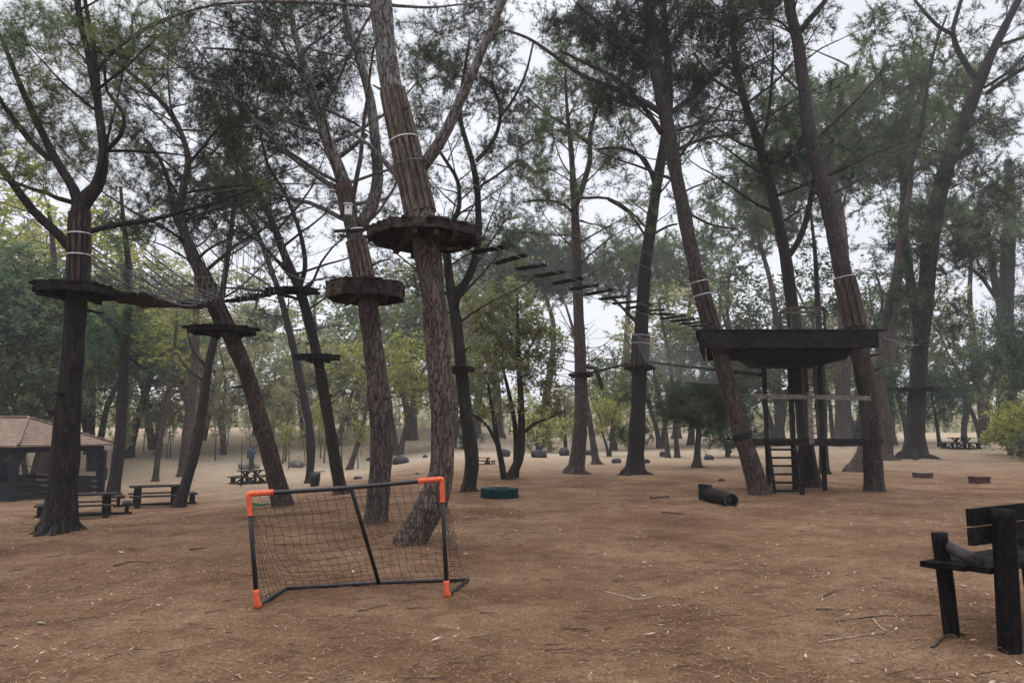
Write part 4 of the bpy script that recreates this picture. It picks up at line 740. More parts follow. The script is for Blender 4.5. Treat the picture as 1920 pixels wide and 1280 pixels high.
# ------------------------------------------------------------------ bridges
def lerp(a, b, t_): return a * (1 - t_) + b * t_
def sagline(a, b, sag, n=24):
    t_ = np.linspace(0, 1, n)[:, None]; q = a * (1 - t_) + b * t_; q[:, 2] -= 4 * sag * (t_ * (1 - t_))[:, 0]; return q
def bridge(A, B, n, wd, label, sag=.15, pw=.16, handh=1.0, hangers=True, mat='plank_black', gapjit=.02, net=False, tilt=0.05):
    root = thing('plank_bridge', label, 'rope bridge', tuple(A)); d = B - A; side = np.cross(d / np.linalg.norm(d), [0, 0, 1]); side /= np.linalg.norm(side); ln = np.linalg.norm(d); f = d / ln
    rg = np.random.default_rng(n)
    for k in range(n):
        t_ = (k + .5) / n + rg.normal() * gapjit / n; c = lerp(A, B, t_) - np.array([0, 0, 4 * sag * t_ * (1 - t_)]); tl = rg.normal() * tilt
        mb = MB(); e = side + np.array([0, 0, tl]) + f * rg.normal() * .05; mb.beam(c - e * wd / 2, c + e * wd / 2, pw, .04, up=(0, 0, 1)); mb.build('plank', M[mat], root, smooth=False)
    for s in (-1, 1):
        mb = MB(); q = sagline(A + side * s * wd * .42 - [0, 0, .03], B + side * s * wd * .42 - [0, 0, .03], sag); mb.segs(q[:-1], q[1:], .007, .007); mb.build('foot_cable', M['cable'], root)
        mb = MB(); h_ = sagline(A + side * s * wd * .5 + [0, 0, handh], B + side * s * wd * .5 + [0, 0, handh], sag * 1.5); mb.segs(h_[:-1], h_[1:], .006, .006)
        if hangers:
            m2 = n
            for k in range(0, m2 + 1, 3 if m2 > 20 else 1):
                t_ = k / m2; i = min(int(t_ * 23), 22); mb.segs(q[i], h_[i], .007, .007, 4)
                if net and k < m2:
                    j = min(i + 1, 23)
                    for z_ in (.2, .4, .6, .8): mb.segs(lerp(q[i], h_[i], z_), lerp(q[j], h_[j], z_ * .97), .008, .008, 3)
                    mb.segs(q[i], lerp(q[j], h_[j], .6), .004, .004, 3)
        mb.build('hand_cable', M['rope' if hangers else 'cable'], root)
    return root
A = P(892, 460, 11.3); B = P(1322, 612, 19.3)
bridge(A, B, 16, .62, 'long stepping-plank bridge from the octagonal platform to the treehouse', sag=.08, pw=.11, hangers=False, handh=1.15)
p1 = at_v('t1', 545)[0] + [.55, .15, -.04]; p2 = at_v('t4', 562)[0] + [-.25, -.1, 0]
br = bridge(p1, p2, 34, .85, 'netted plank bridge from the far left pine to the left-leaning pine', sag=.16, pw=.15, net=True, handh=.70, gapjit=.3, mat='plank')
d = p2 - p1; sd_ = np.cross(d / np.linalg.norm(d), [0, 0, 1])
for s in (-1, 1):
    mb = MB()
    for k in range(6):
        a = p1 + sd_ * s * .43 + [0, 0, .12 + .13 * k]; b2 = lerp(p1, p2, .62 + .07 * k) + sd_ * s * .43 + [0, 0, -.12 + .05 * k]; q = sagline(a, b2, .12, 14); mb.segs(q[:-1], q[1:], .016, .016, 4)
    mb.build('side_ropes', M['rope'], br)
p3 = at_v('t4', 562)[0] + [.25, .1, .05]; p4 = at_v('t7', 548)[0] + [-.6, -.1, 0]
bridge(p3, p4, 9, .5, 'short plank bridge between the two left-leaning pines', sag=.05, pw=.22, handh=1.5, gapjit=.3)
def cable(pts, label, sag=.1, r_=.008, mat='cable'):
    q = np.vstack([sagline(np.array(pts[i]), np.array(pts[i + 1]), sag, 20) for i in range(len(pts) - 1)]); mb = MB(); mb.segs(q[:-1], q[1:], r_, r_); tag(mb.build('steel_cable', M[mat]), label, 'cable')
a8 = at_v('t8', 690)[0]; a9 = at_v('t9', 705)[0]; a10 = at_v('t10', 690)[0]
cable([a8, a9], 'thin cable from the hooked dark tree to the slim pine'); 
root = thing('beam_walk', 'narrow timber beam slung between the slim pine and the straight dark pine', 'beam', tuple(a9))
mb = MB(); mb.beam(a9 + [.2, -.3, -.02], a10 + [-.4, -.1, .1], .16, .07); mb.build('beam', M['plank_black'], root, smooth=False)
mb = MB(); q = sagline(a9 + [.2, 0, 1.4], a10 + [-.3, 0, 1.4], .1); mb.segs(q[:-1], q[1:], .007, .007); mb.build('hand_cable', M['cable'], root)
t2c = at_v('t2', 440)[0]; t7c = at_v('t7', 470)[0]
cable([t7c, t2c], 'slack cable from the second leaning pine to the bird box pine', .25); cable([t7c + [0, 0, -.5], t2c + [0, 0, -.8]], 'lower slack cable from the second leaning pine to the bird box pine', .2)
# netting tunnel
root = thing('netting_tunnel', 'sagging pale netting tunnel between the straight dark pine and the treehouse', 'netting', tuple(a10))
E0 = a10 + [.25, 0, .2]; E1 = P(1432, 702, 20.9); d = E1 - E0; ln = np.linalg.norm(d); f = d / ln; side = np.cross(f, [0, 0, 1]); side /= np.linalg.norm(side); mb = MB()
nu, nv = 90, 34; G = np.zeros((nu, nv, 3))
for i in range(nu):
    t_ = i / (nu - 1); c = lerp(E0, E1, t_); sg = 4 * t_ * (1 - t_)
    for j in range(nv):
        a = PI + PI * j / (nv - 1); hh = .75 + .35 * sg; G[i, j] = c + side * math.cos(a) * .45 + np.array([0, 0, 1.05 * (1 - sg * .35) + math.sin(a) * (1.0 + .2 * sg)])
for j in range(nv): mb.segs(G[:-1, j], G[1:, j], .0042, .0042, 3)
for i in range(nu): mb.segs(G[i, :-1], G[i, 1:], .0042, .0042, 3)
mb.build('netting', M['rope'], root)
mb = MB()
for j in (0, nv - 1): mb.segs(G[:-1, j], G[1:, j], .01, .01, 5)
mb.build('edge_rope', M['rope'], root)
mb = MB(); q = np.array([lerp(E0, E1, k / 20) - [0, 0, .02 + 0 * k] for k in range(21)]); mb.tube(q, .045, 8); mb.build('walk_log', M['plank_black'], root)
# ------------------------------------------------------------------ treehouse
DT = 20.0; z0 = float(hgt(8, 20)); TC = np.array([8.0, 20.0, z0])
root = thing('treehouse', 'dark timber treehouse deck on the trees at right with a ladder and a lower deck', 'treehouse', tuple(TC))
def tp_(u, v, y): return P(u, v, y)
zt = P(1480, 617, 18.85)[2]; xl, xr = P(1308, 620, 18.85)[0], P(1662, 620, 18.85)[0]; xr2 = P(1650, 640, 18.85)[0]
mb = MB(); n = 15                                   # deck planks on a trapezoid (narrower at the back)
for k in range(n):
    f = (k + .5) / n; y = 18.85 + 3.95 * f; x0 = xl + 1.15 * f ** 1.2; x1 = xr - 1.2 * f ** 1.2; mb.box(((x0 + x1) / 2, y, zt - .02 + R.normal() * .003), (x1 - x0, 3.95 / n - .012, .04))
mb.build('upper_deck', M['plank_black'], root, smooth=False)
mb = MB(); mb.box(((xl + xr2) / 2 + .03, 18.91, zt - .26), (xr2 - xl - .1, .06, .42)); mb.build('front_beam', M['plank_black'], root, smooth=False)
for sx_ in (0, 1):
    mb = MB(); a = np.array([(xl + .08, xr2 - .08)[sx_], 18.97, zt - .24]); b2 = np.array([(xl + 1.15, xr - 1.2)[sx_], 22.7, zt - .24]); mb.beam(a, b2, .06, .38); mb.build('side_beam', M['plank_black'], root, smooth=False)
mb = MB(); mb.box(((xl + xr) / 2, 22.74, zt - .24), (xr - xl - 2.5, .06, .38)); mb.build('back_beam', M['plank_black'], root, smooth=False)
for k in range(7):
    mb = MB(); x = xl + .7 + k * (xr2 - xl - 1.4) / 6; mb.beam((x, 19.0, zt - .2), (x + (8 - x) * .2, 22.6, zt - .2), .05, .22); mb.build('joist', M['plank_black'], root, smooth=False)
# tapering under-frame
ub = P(1425, 685, 20.6); uc = P(1540, 688, 20.6); zb = ub[2]; mb = MB()
top = [(P(1372, 650, 19.6)[0], 19.6), (P(1600, 650, 19.6)[0], 19.6), (P(1590, 650, 22)[0], 22.2), (P(1385, 650, 22)[0], 22.2)]; bot = [(ub[0], 20.3), (uc[0], 20.3), (uc[0] - .05, 21.6), (ub[0] + .05, 21.6)]
V = [(x, y, zt - .46) for x, y in top] + [(x, y, zb) for x, y in bot]
mb.add(V, [[0, 1, 5, 4], [1, 2, 6, 5], [2, 3, 7, 6], [3, 0, 4, 7], [4, 5, 6, 7], [3, 2, 1, 0]]); mb.build('under_frame', M['plank_black'], root, smooth=False)
zl = P(1500, 824, 19.8)[2]
lx0, lx1 = P(1392, 824, 19.8)[0], P(1628, 824, 19.8)[0]
for (u, va, vb, y, w_) in ((1437, 680, 905, 20.6, .10), (1541, 680, 905, 20.6, .10), (1486, 690, 880, 21.4, .12)):
    mb = MB(); x = P(u, 800, y)[0]; mb.box((x, y, (zt - .45 + z0) / 2), (w_, w_, zt - .45 - z0 + .1)); mb.build('post', M['plank_black'], root, smooth=False)
mb = MB()
for k in range(10): mb.box(((lx0 + lx1) / 2 + .15 * (k % 2) * 0, 19.75 + k * .18, zl), (lx1 - lx0 - .2 * abs(math.sin(k)), .168, .04))
mb.build('lower_deck', M['plank_black'], root, smooth=False)
mb = MB(); mb.box(((lx0 + lx1) / 2, 19.72, zl - .09), (lx1 - lx0 + .25, .06, .13)); mb.build('lower_beam', M['plank'], root, smooth=False)
mb = MB(); zr = P(1500, 744, 19.7)[2]; mb.beam((P(1408, 744, 19.7)[0], 19.72, zr + .02), (P(1520, 744, 19.7)[0], 19.72, zr), .05, .12); mb.beam((P(1520, 744, 19.7)[0], 19.72, zr), (P(1632, 747, 19.7)[0], 19.72, zr - .03), .05, .12); mb.build('railing', M['rail_pale'], root, smooth=False)
mb = MB(); x = P(1519, 780, 19.7)[0]; mb.box((x, 19.69, (zr + zl) / 2), (.13, .05, zr - zl + .25)); mb.build('rail_post', M['rail_pale'], root, smooth=False)
mb = MB()                                             # net between rail and deck, and veil round the upper space
for (xa, xb, ya, yb) in ((lx0, lx1, 19.75, 19.75),):
    a0 = np.array([xa, ya, 0]); a1 = np.array([xb, yb, 0]); L_ = np.linalg.norm(a1 - a0); k = int(L_ / .06)
    t_ = np.linspace(0, 1, k)[:, None]; q = a0 * (1 - t_) + a1 * t_; mb.segs(q + [0, 0, zl], q + [0, 0, zr], .0026, .0026, 3)
    for z_ in np.arange(zl, zr, .06): mb.segs(a0 + [0, 0, z_], a1 + [0, 0, z_], .0026, .0026, 3)
mb.build('side_net', M['netveil'], root)
def ladder(parent, a, b, width, n, mat, rr=.028, label=None):
    a, b = np.array(a), np.array(b); sv = np.array([width / 2, 0, 0])
    lo = MB()
    for s in (-1, 1): lo.beam(a + sv * s, b + sv * s, .07, .07, up=(0, 1, 0))
    lo = lo.build('ladder', M[mat], parent, smooth=False)
    for k in range(n):
        t_ = (k + .7) / n; mb = MB(); c = a * (1 - t_) + b * t_; mb.segs(c - sv * 1.05, c + sv * 1.05, rr, rr, 8); r_ = mb.build('rung', M[mat], lo)
xa = P(1468, 870, 19.6)[0]; g = gp(1470, 922)
ladder(root, (xa + .02, 19.35, z0 - .05), (xa - .02, 19.62, zl + .02), .68, 7, 'plank_black')
ladder(root, (P(1522, 780, 20.9)[0], 20.9, zl), (P(1522, 780, 20.9)[0], 21.0, zt - .3), .34, 11, 'slat', .016)
mb = MB(); x = P(1502, 870, 19.5)[0]; mb.tube([(x, 19.4, z0 - .05), (x - .03, 19.5, zl - .05)], .03, 8); mb.build('prop_pole', M['plank_black'], root)
f0 = P(1484, 615, 20.4); f1 = P(1545, 577, 20.4); mb = MB()      # hatch frame on the deck
for a, b2 in (((f0[0], zt), (f0[0], f1[2])), ((f1[0], zt), (f1[0], f1[2])), ((f0[0], f1[2]), (f1[0], f1[2]))):
    for y in (20.4, 21.2): mb.beam((a[0], y, a[1]), (b2[0], y, b2[1]), .06, .06, up=(0, 1, 0))
for x in (f0[0], f1[0]): mb.beam((x, 20.43, f1[2] + .002), (x, 21.17, f1[2] + .002), .055, .055)
mb.build('hatch_frame', M['slat'], root, smooth=False)
mb = MB()
for x in np.arange(f0[0], f1[0], .06): mb.segs((x, 20.42, zt), (x, 20.42, f1[2]), .004, .004, 3)
for z_ in np.arange(zt, f1[2], .06): mb.segs((f0[0], 20.42, z_), (f1[0], 20.42, z_), .004, .004, 3)
mb.build('hatch_net', M['netveil'], root)
cable([P(1655, 632, 19.4), at_v('t15', 640)[0]], 'steel cable from the treehouse deck to the broad old tree', .1, .012, 'rope')
# wraps at knee height round t11 / t13
for key, v, lab in (('t11', 822, 'dark rope wrapped round the big leaning pine below the deck'), ('t13', 830, 'dark rope wrapped round the treehouse end pine at lower deck height')):
    p, r, tg, _ = at_v(key, v); mb = MB()
    for k in range(3): ring(mb, p + tg * .05 * k, tg, r + .02, .03)
    tag(mb.build('rope_wrap', M['darktimber']), lab, 'rope')
# ------------------------------------------------------------------ football goal
g0, g1 = gp(482, 1141), gp(838, 1121); b0_, b1_ = gp(538, 1107), gp(878, 1090)
t0_ = P(466, 926, g0[1] + .02); t1_ = P(828, 898, g1[1] + .02); rr_ = .021; up = np.array([0, 0, rr_])
root = thing('football_goal', 'small black and orange football goal with a loose net', 'goal', tuple((g0 + g1) / 2))
def bar(name, a, b, r=rr_, mat='black', parent=root, sides=14):
    mb = MB(); mb.tube([a, (np.array(a) + b) / 2, b], r, sides); return mb.build(name, M[mat], parent)
bar('post', g0 + up, t0_); bar('post', g1 + up, t1_)
cm = (t0_ + t1_) / 2 + [0, 0, -.012]; mb = MB(); mb.tube(spline(np.array([t0_, cm, t1_]), .1), rr_, 14); mb.build('crossbar', M['black'], root)
bm = P(710, 1098, (b0_[1] + b1_[1]) / 2); bm[2] = hgt(bm[0], bm[1]) + rr_
mb = MB(); mb.tube([b0_ + up, bm, b1_ + up], rr_ * .9, 12); mb.build('back_bar', M['black'], root)
bar('side_bar', g0 + up, b0_ + up, rr_ * .85); bar('side_bar', g1 + up, b1_ + up, rr_ * .85); bar('centre_brace', P(658, 914, cm[1]), bm, rr_ * .95)
for (c, towards, tilt_) in ((t0_, (t1_, g0), 0), (t1_, (t0_, g1), 0)):
    mb = MB(); l1 = .21; d1 = (towards[0] - c) / np.linalg.norm(towards[0] - c); d2 = (towards[1] - c) / np.linalg.norm(towards[1] - c)
    if c is t1_: l1 = .24
    q = spline(np.array([c + d1 * l1, c + d1 * .05, c + (d1 + d2) * .0, c + d2 * .05, c + d2 * l1 * .92]), .02); mb.tube(q, rr_ * 1.28, 14)
    mb.tube([c + d1 * (l1 - .012), c + d1 * (l1 + .006)], rr_ * 1.42, 14); mb.tube([c + d2 * (l1 * .92 - .012), c + d2 * (l1 * .92 + .006)], rr_ * 1.42, 14)
    mb.build('corner_joint', M['orange'], root)
for (c, tp, bk) in ((g0 + up, t0_, b0_ + up), (g1 + up, t1_, b1_ + up)):
    mb = MB(); d1 = (tp - c) / np.linalg.norm(tp - c); d2 = (bk - c) / np.linalg.norm(bk - c)
    mb.tube(spline(np.array([c + d1 * .145, c + d1 * .04, c, c + d2 * .05]), .02), rr_ * 1.35, 14); mb.build('foot_joint', M['orange'], root)
mb = MB(); mb.tube(spline(np.array([t0_ + [.05, 0, -.085], t0_ + [.12, -.01, -.095], t0_ + [.19, 0, -.08]]), .02), .012, 8); mb.build('tie', M['green'], root)
mb = MB(); nu, nv = 23, 14; G = np.zeros((nu, nv, 3)); rg = np.random.default_rng(3)   # back net, sagging
for i in range(nu):
    for j in range(nv):
        s, t_ = i / (nu - 1), j / (nv - 1); a = lerp(t0_, t1_, s); b2 = lerp(b0_ + up, b1_ + up, s); q = lerp(a, b2, t_); sag = math.sin(PI * t_)
        q = q + np.array([0.03 * math.sin(9 * t_ + s * 5) * sag, .10 * sag, -.13 * sag * (1 + .3 * math.sin(7 * s))]) + rg.normal(size=3) * .010 * sag
        if s < .2: q[0] += (.2 - s) * .5 * t_ * (1 - t_)
        G[i, j] = q
NR_ = .0021
for j in range(nv): mb.segs(G[:-1, j], G[1:, j], NR_, NR_, 4)
for i in range(nu): mb.segs(G[i, :-1], G[i, 1:], NR_, NR_, 4)
for (tp, gd, bk) in ((t0_, g0 + up, b0_ + up), (t1_, g1 + up, b1_ + up)):               # side nets
    for k in range(1, 12):
        t_ = k / 12; a = lerp(tp, gd, t_); b2 = lerp(tp, bk, t_) + [.02, .03, -.06 * math.sin(PI * t_)]; q = sagline(a, b2, .03, 6); mb.segs(q[:-1], q[1:], NR_, NR_, 4)
    for k in range(1, 7):
        f = k / 7; q = np.array([lerp(lerp(tp, gd, t_), lerp(tp, bk, t_), f) - [0, 0, .05 * math.sin(PI * t_)] for t_ in np.linspace(f * .1, 1, 8)]); mb.segs(q[:-1], q[1:], NR_, NR_, 4)
mb.build('net', M['net'], root)
# ------------------------------------------------------------------ rustic bench at right
q1 = gp(1893, 1218); q2 = gp(1786, 1192); front = q2 - q1; front[2] = 0; fn = front / np.linalg.norm(front); ax_ = np.array([fn[1], -fn[0], 0.])
root = thing('rustic_bench', 'dark rustic log bench with plank back at the right edge', 'bench', tuple(q1))
LB = 1.35; mats_ = 'bench'
htop = P(1900, 952, q1[1])[2] - q1[2]; ftop = P(1771, 996, q2[1])[2] - q2[2]; zs = P(1800, 1062, (q1[1] + q2[1]) / 2)[2]
for s in (0, 1):
    for base, hh, nm, rr2 in ((q1, htop, 'back_post', .078), (q2, ftop, 'front_post', .058)):
        b = base + ax_ * LB * s; b[2] = base[2]; mb = MB(); tilt = np.array([-.05 if nm == 'front_post' else .035, 0, 0])
        mb.tube(spline(np.array([b - [0, 0, .15], b + tilt * .5 + [0, 0, hh * .5], b + tilt + [0, 0, hh - .01]]), .06), rr2, 18, .05, seed=s + 3); mb.build(nm, M[mats_], root)
for k, (zz, hh) in enumerate(((htop - .065, .125), (htop - .205, .125))):
    mb = MB(); a = q1 + fn * .10 - ax_ * .23 + [0, 0, zz]; b = q1 + fn * .10 + ax_ * (LB + .25) + [0, 0, zz]; mb.beam(a, b, .045, hh); mb.build('back_plank', M[mats_], root, smooth=False)
for k in range(3):
    mb = MB(); o_ = fn * (.115 + k * .155); a = q1 + o_ - ax_ * (.10, .16, .22)[k] ; b = q1 + o_ + ax_ * (LB + .15); a[2] = b[2] = zs; mb.beam(a, b, .145, .045); mb.build('seat_plank', M[mats_], root, smooth=False)
for s in (0, 1):
    mb = MB(); a = q2 + ax_ * (LB * s) + [-.02, 0, ftop - .10] - fn * 0; b = q1 + fn * .13 + ax_ * (LB * s) + [-.02, 0, htop - .42]; mb.tube([a, (a + b) / 2, b], .045, 14); mb.build('arm_rail', M['rail_grey'], root)
# ------------------------------------------------------------------ picnic tables
def picnic(label):
    root = thing('picnic_table', label, 'picnic table', local=True, group='timber picnic tables'); W = 1.75
    for k in range(5):
        mb = MB(); mb.box((0, -.32 + k * .16, .68), (W, .148, .05)); mb.build('top_plank', M['plank'], root, smooth=False)
    for s in (-1, 1):
        mb = MB()
        for k in (0, 1): mb.box((0, s * (.72 + k * .15), .38), (W, .14, .05))
        mb.build('seat', M['plank'], root, smooth=False)
        mb = MB()
        for k in (0, 1): mb.box((s * (1.12 + k * .15), 0, .38), (.14, 1.0, .05))
        mb.build('seat', M['plank'], root, smooth=False)
        mb = MB(); x = s * W * .34; mb.beam((x, -.55, .03), (x, .25, .655), .07, .11, up=(1, 0, 0)); mb.beam((x + .08 * s, .55, .03), (x + .08 * s, -.25, .655), .07, .11, up=(1, 0, 0)); mb.box((x - .08 * s, 0, .34), (.07, .12, .62)); mb.build('trestle', M['plank_black'], root, smooth=False)
        mb = MB(); mb.box((x + .04 * s, 0, .035), (.14, 1.85, .07)); mb.build('foot', M['plank_black'], root, smooth=False)
        for t_ in (-1, 1):
            mb = MB(); mb.box((x, t_ * .8, .21), (.11, .11, .30)); mb.build('seat_leg', M['plank_black'], root, smooth=False)
            mb = MB(); mb.box((s * 1.2, t_ * .36, .21), (.11, .11, .30)); mb.build('seat_leg', M['plank_black'], root, smooth=False)
    mb = MB(); mb.box((0, 0, .036), (2.7, .14, .068)); mb.build('foot', M['plank_black'], root, smooth=False)
    return root
pt = picnic('weathered picnic table partly hidden by the far left pine'); first = True
for (u, v, Y_, rz, sc, lab) in ((135, 972, None, .45, 1.05, 'weathered picnic table partly hidden by the far left pine trunk'), (275, 950, None, .5, 1.05, 'picnic table beside the foot of the thin leaning dark trunk'),
                           (462, 907, None, 1.45, 1.0, 'distant picnic table in front of the flat grey stone'), (1815, 842, None, 1.5, 1., 'distant picnic table at the far right under the yellow bush'), (902, 872, None, .3, .5, 'small far pale-topped picnic table behind the hooked dark tree')):
    p = gp(u, v); z = float(hgt(p[0], p[1] + .6)); loc = (p[0], p[1] + .7, z)
    if first: pt.location = loc; pt.rotation_euler = (0, 0, rz); pt.scale = (sc,) * 3; pt['label'] = lab; first = False
    else: copy_tree(pt, loc, rz, sc, lab)
# ------------------------------------------------------------------ pavilion
NC = np.array([-19.7, 30.0]); a1 = np.array([1.1, 4.9]) / 5.02; a2 = np.array([-.976, .22]); LA, LB2 = 5.0, 7.5
ez = P(42, 835, 30)[2]; gz = float(hgt(-21, 32)) - .02; ctr = NC + a1 * LA / 2 + a2 * LB2 / 2
root = thing('picnic_pavilion', 'open-sided pavilion with tiled hip roof and dark timber posts at the left edge', 'pavilion', (*ctr, gz))
cs = [NC, NC + a1 * LA, NC + a1 * LA + a2 * LB2, NC + a2 * LB2]; r1_ = NC + a1 * LA / 2 + a2 * 2.1; r2_ = NC + a1 * LA / 2 + a2 * (LB2 - 2.1); rzt = P(30, 783, 33)[2]
mb = MB(); n = 14; ov = [c + (c - ctr) * .05 for c in cs]; V = [(*c, ez) for c in ov] + [(*r1_, rzt), (*r2_, rzt)] + [(*c, ez - .07) for c in ov] + [(*r1_, rzt - .12), (*r2_, rzt - .12)]
mb.add(V, [[1, 2, 5, 4], [3, 0, 4, 5], [0, 3, 9, 6], [1, 0, 6, 7], [2, 1, 7, 8], [3, 2, 8, 9], [7, 8, 11, 10][::-1], [9, 6, 10, 11][::-1]], [[0, 1, 4], [2, 3, 5], [6, 10, 7], [8, 11, 9]]); mb.build('roof', M['roof'], root, smooth=False)
for i, j in ((0, 4), (1, 4), (4, 5), (2, 5), (3, 5)):
    mb = MB(); mb.tube(spline(np.array([np.array(V[i]) + [0, 0, .02], np.array(V[j]) + [0, 0, .03]]), .3), .06, 8, .3, seed=i); mb.build('ridge_tiles', M['roof'], root)
ins = [c + (ctr - c) * .06 for c in cs]
for i in range(4):
    a, b = ins[i], ins[(i + 1) % 4]; mb = MB(); mb.beam((*a, ez - .2), (*b, ez - .2), .12, .2); mb.build('eave_beam', M['darktimber'], root, smooth=False)
    nb = 2 if i % 2 == 0 else 3; mb = MB()
    for z_ in (.2, .45, .7): mb.beam((*a, gz + z_), (*b, gz + z_ + .01), .05, .2)
    mb.build('low_wall', M['darktimber'], root, smooth=False)
    for k in range(nb):
        f = k / nb; c = lerp(a, b, f); w_ = .28 if k == 0 else .16; mb = MB(); mb.box((*c, (gz + ez - .3) / 2 - .05), (w_, w_, ez - .3 - gz + .1), rot=.2); po = mb.build('post', M['darktimber'], root, smooth=False)
        mb = MB(); dd = (b - a) / np.linalg.norm(b - a)
        for s in (-1, 1):
            if k == 0 and s < 0: continue
            mb.beam((*(c), ez - .95), (*(c + dd * s * .5), ez - .32), .07, .09)
        mb.build('brace', M['darktimber'], po, smooth=False)
mb = MB(); c = ctr + (NC - ctr) * .1; mb.box((*c, gz + .75), (2.2, .9, .06), rot=.5); mb.box((*c, gz + .37), (1.6, .5, .7), rot=.5); mb.build('table', M['darktimber'], root, smooth=False)
# ------------------------------------------------------------------ boulders, tyre, log, blocks, bins
def boulder(u, v, wpx, hpx, mat, label, name='boulder', flat=1., seed=0):
    c = gp(u, v); D = c[1]; rw, rh = wpx / 2 * D / F, hpx * D / F; rg = np.random.default_rng(seed); mb = MB(); nl, nr = 18, 12; V = []
    ph = rg.random(6) * 6
    for i in range(nr + 1):
        th = PI * i / nr
        for j in range(nl):
            a = 2 * PI * j / nl; k = 1 + .13 * math.sin(2 * a + ph[0]) * math.sin(th) + .1 * math.sin(3 * a + ph[1] + 2 * th) + .05 * math.sin(5 * a + 4 * th + ph[2])
            x = math.sin(th) * math.cos(a); y = math.sin(th) * math.sin(a); z = math.cos(th)
            V.append([np.sign(x) * abs(x) ** .85 * rw * k, np.sign(y) * abs(y) ** .85 * rw * .8 * k, rh * .42 + np.sign(z) * abs(z) ** .8 * rh * .58 * k])
    idx = np.arange(len(V)).reshape(nr + 1, nl); Q = np.stack([idx[:-1], np.roll(idx[:-1], -1, 1), np.roll(idx[1:], -1, 1), idx[1:]], -1).reshape(-1, 4)[:, ::-1]
    root = mb.add(np.array(V) + c + [0, rw * .6, -.02], Q); o = root.build(name, M[mat]); return tag(o, label, 'boulder')
for i, a in enumerate([(554, 876, 30, 13, 'stone', 'pale rounded boulder right of the leaning pine'), (749, 870, 30, 15, 'stone_dark', 'dark purple-grey boulder right of the bird box pine trunk'), (671, 898, 14, 6, 'stone_dark', 'small dark rock behind the goal crossbar'),
     (1012, 858, 27, 15, 'stone_dark', 'dark mossy boulder right of the bushy tree'), (1058, 854, 20, 14, 'stone_dark', 'dark boulder left of the slim pine foot'), (1103, 853, 22, 9, 'stone_dark', 'low dark boulder between slim pine and leaning trunk'),
     (1157, 868, 17, 9, 'stone_dark', 'brownish rock left of the flared-root dark pine'), (1212, 868, 14, 8, 'stone_dark', 'small rock right of the flared-root dark pine'), (945, 856, 20, 14, 'stone_dark', 'dark lump behind the bushy tree stems'), (782, 889, 8, 4, 'stone_dark', 'tiny dark rock left of the bent pine'),
     (1354, 902, 12, 6, 'stone_dark', 'small dark stone behind the charred log'), (1245, 856, 14, 10, 'stone_dark', 'rock at the foot of the two thin grey stems'), (1330, 862, 16, 10, 'stone_dark', 'rock behind the round-headed pine'), (690, 864, 8, 7, 'stone_dark', 'small dark rock between the goalside pine and leaning trunk'),
     (797, 858, 10, 6, 'stone_dark', 'small far stone left of the bent pine')]): boulder(*a, seed=i)
boulder(462, 880, 34, 13, 'stone', 'flat grey stone slab behind the distant picnic table', 'stone_slab', seed=30)
# teal bundle
c = gp(460, 884); D = c[1]; s = D / F; root = thing('water_fountain', 'small dark blue fixture with a slanted spout behind the flat grey stone', 'fixture', tuple(c))
mb = MB(); mb.box(c + np.array([2 * s, .9, 17 * s]), (7 * s, 7 * s, 34 * s)); mb.build('pedestal', M['stone_dark'], root, smooth=False)
mb = MB(); mb.tube(spline(np.array([c + [0 * s, .9, 24 * s], c + [0 * s, .9, 32 * s], c + [3 * s, .9, 39 * s]]), .05), [8 * s] * 3 if 0 else 7.5 * s, 10, .3); mb.build('basin', M['teal'], root)
mb = MB(); mb.beam(c + [2 * s, .9, 38 * s], c + [12 * s, .9, 48 * s], .12, .1); mb.build('spout', M['teal'], root, smooth=False)
# green tyre
c = gp(936, 935); D = c[1]; s = D / F; rt = 34 * s; ht = 20 * s; c = c + [0, rt * .8, 0]
root = thing('tractor_tyre', 'large dark green painted tyre lying flat on the ground', 'tyre', tuple(c)); mb = MB(); V = []; na = 60
prof = [(.55, .12), (.58, .02), (.8, .0), (.96, .06), (1., .2), (1., .8), (.96, .94), (.8, 1.), (.58, .98), (.55, .88)]
for i in range(na):
    a = 2 * PI * i / na
    for (r_, z_) in prof: V.append(c + [math.cos(a) * rt * r_, math.sin(a) * rt * r_ , z_ * ht - .02])
k = len(prof); idx = np.arange(na * k).reshape(na, k); nx = np.roll(idx, -1, 0); Q = np.stack([idx, nx, np.roll(nx, -1, 1), np.roll(idx, -1, 1)], -1).reshape(-1, 4); mb.add(V, Q); mb.build('casing', M['tyre'], root)
mb = MB()
for i in range(30):
    a = 2 * PI * i / 30; o_ = np.array([math.cos(a), math.sin(a), 0]); tn = np.array([-math.sin(a), math.cos(a), 0])
    for s2, z_ in ((-1, .27), (1, .73)): mb.box(c + o_ * rt * 1.005 + tn * .03 * s2 + [0, 0, ht * z_ - .02], (.03, .07, ht * .42), rot=a)
mb.build('tread', M['tyre'], root, smooth=False)
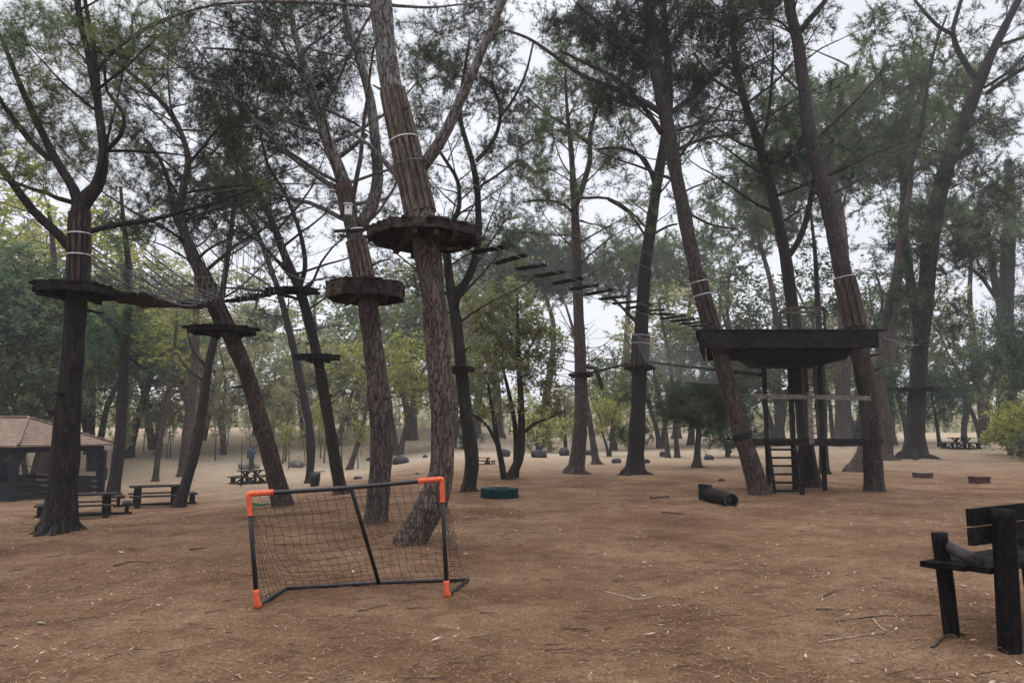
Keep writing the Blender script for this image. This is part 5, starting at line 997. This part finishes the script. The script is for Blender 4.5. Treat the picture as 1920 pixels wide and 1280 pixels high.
# charred hollow log
a = gp(1333, 941) + [0, .25, .16]; b = gp(1372, 950) + [0, .0, .14]; d = (b - a) / np.linalg.norm(b - a)
root = thing('hollow_log', 'charred hollow log lying before the treehouse', 'log', tuple((a + b) / 2))
mb = MB(); q = spline(np.array([a, (a + b) / 2 + [0, 0, .01], b]), .05); mb.tube(q, .15, 20, .16, seed=5, cap=False); mb.build('bark', M['plank_black'], root)
mb = MB(); mb.tube(np.array([b - d * .10, b - d * .07]), .135, 16); mb.build('hollow', M['black'], root)
mb = MB(); ring(mb, b, d, .142, .018); mb.build('rim', M['bark_grey'], root)
mb = MB(); mb.box(a + [-.05, .05, .02], (.10, .42, .40), rot=.3); mb.build('end_board', M['plank_black'], root, smooth=False)
def block(u, v, wpx, hpx, mat, top, label, name):
    c = gp(u, v); s = c[1] / F; root = thing(name, label, 'block', tuple(c)); mb = MB(); mb.box(c + [0, .2, hpx * s / 2 - .02], (wpx * s, .4, hpx * s), rot=.12); mb.build('body', M[mat], root, smooth=False)
    mb = MB(); mb.box(c + [0, .2, hpx * s - .0], (wpx * s * 1.06, .44, .04), rot=.12); mb.build('top', M[top], root, smooth=False)
block(1736, 896, 27, 9, 'stick', 'stone', 'low brown stump block with pale top right of the treehouse', 'stump_block')
block(1844, 906, 27, 11, 'brick', 'brick', 'reddish brick block on the ground above the bench', 'brick_block')
# bins
c = gp(590, 911); s = c[1] / F; root = thing('litter_bin', 'black litter bin with an open flap beside the slim dark trunk', 'bin', tuple(c))
mb = MB(); mb.tube([c + [0, 0, 0], c + [0, 0, 14 * s], c + [0, 0, 24 * s]], [8 * s, 9.5 * s, 10 * s], 14); mb.build('body', M['black'], root)
mb = MB(); mb.beam(c + [-9 * s, 0, 25 * s], c + [16 * s, 0, 27 * s], .3, .035); mb.build('flap', M['black'], root, smooth=False)
c = gp(190, 900); s = c[1] / F; root = thing('litter_bin', 'dark barrel bin by the right corner post of the pavilion', 'bin', tuple(c))
mb = MB(); mb.tube([c, c + [0, 0, 12 * s], c + [0, 0, 22 * s]], [9 * s, 10 * s, 9.5 * s], 14); mb.build('body', M['darktimber'], root); mb = MB(); ring(mb, c + [0, 0, 22 * s], np.array([0, 0, 1.]), 9.6 * s, .02); mb.build('rim', M['black'], root)
c = gp(208, 0 + 952); 
# thin stake near the distant picnic table
c = gp(452, 912); mb = MB(); mb.tube([c - [0, 0, .1], c + [-.02, 0, 1.2], c + [-.06, .02, 2.4]], [.03, .022, .012], 8); tag(mb.build('thin_stake', M['darktimber']), 'thin upright stake in front of the distant left picnic table', 'stake')
# ------------------------------------------------------------------ haze
HZ = .0008
m, t = newmat('haze'); pv = t.nodes.new('ShaderNodeVolumePrincipled'); pv.inputs['Density'].default_value = HZ; pv.inputs['Color'].default_value = (.86, .88, .93, 1); pv.inputs['Anisotropy'].default_value = .2
o = t.nodes.new('ShaderNodeOutputMaterial'); t.links.new(pv.outputs[0], o.inputs['Volume'])
mb = MB(); mb.box((0, 57, 14), (420, 250, 40)); ho = mb.build('haze', m, smooth=False); tag(ho, 'thin pale haze hanging in the wood', kind='stuff')
for o in bpy.data.objects:
    if '_o' in o: del o['_o']
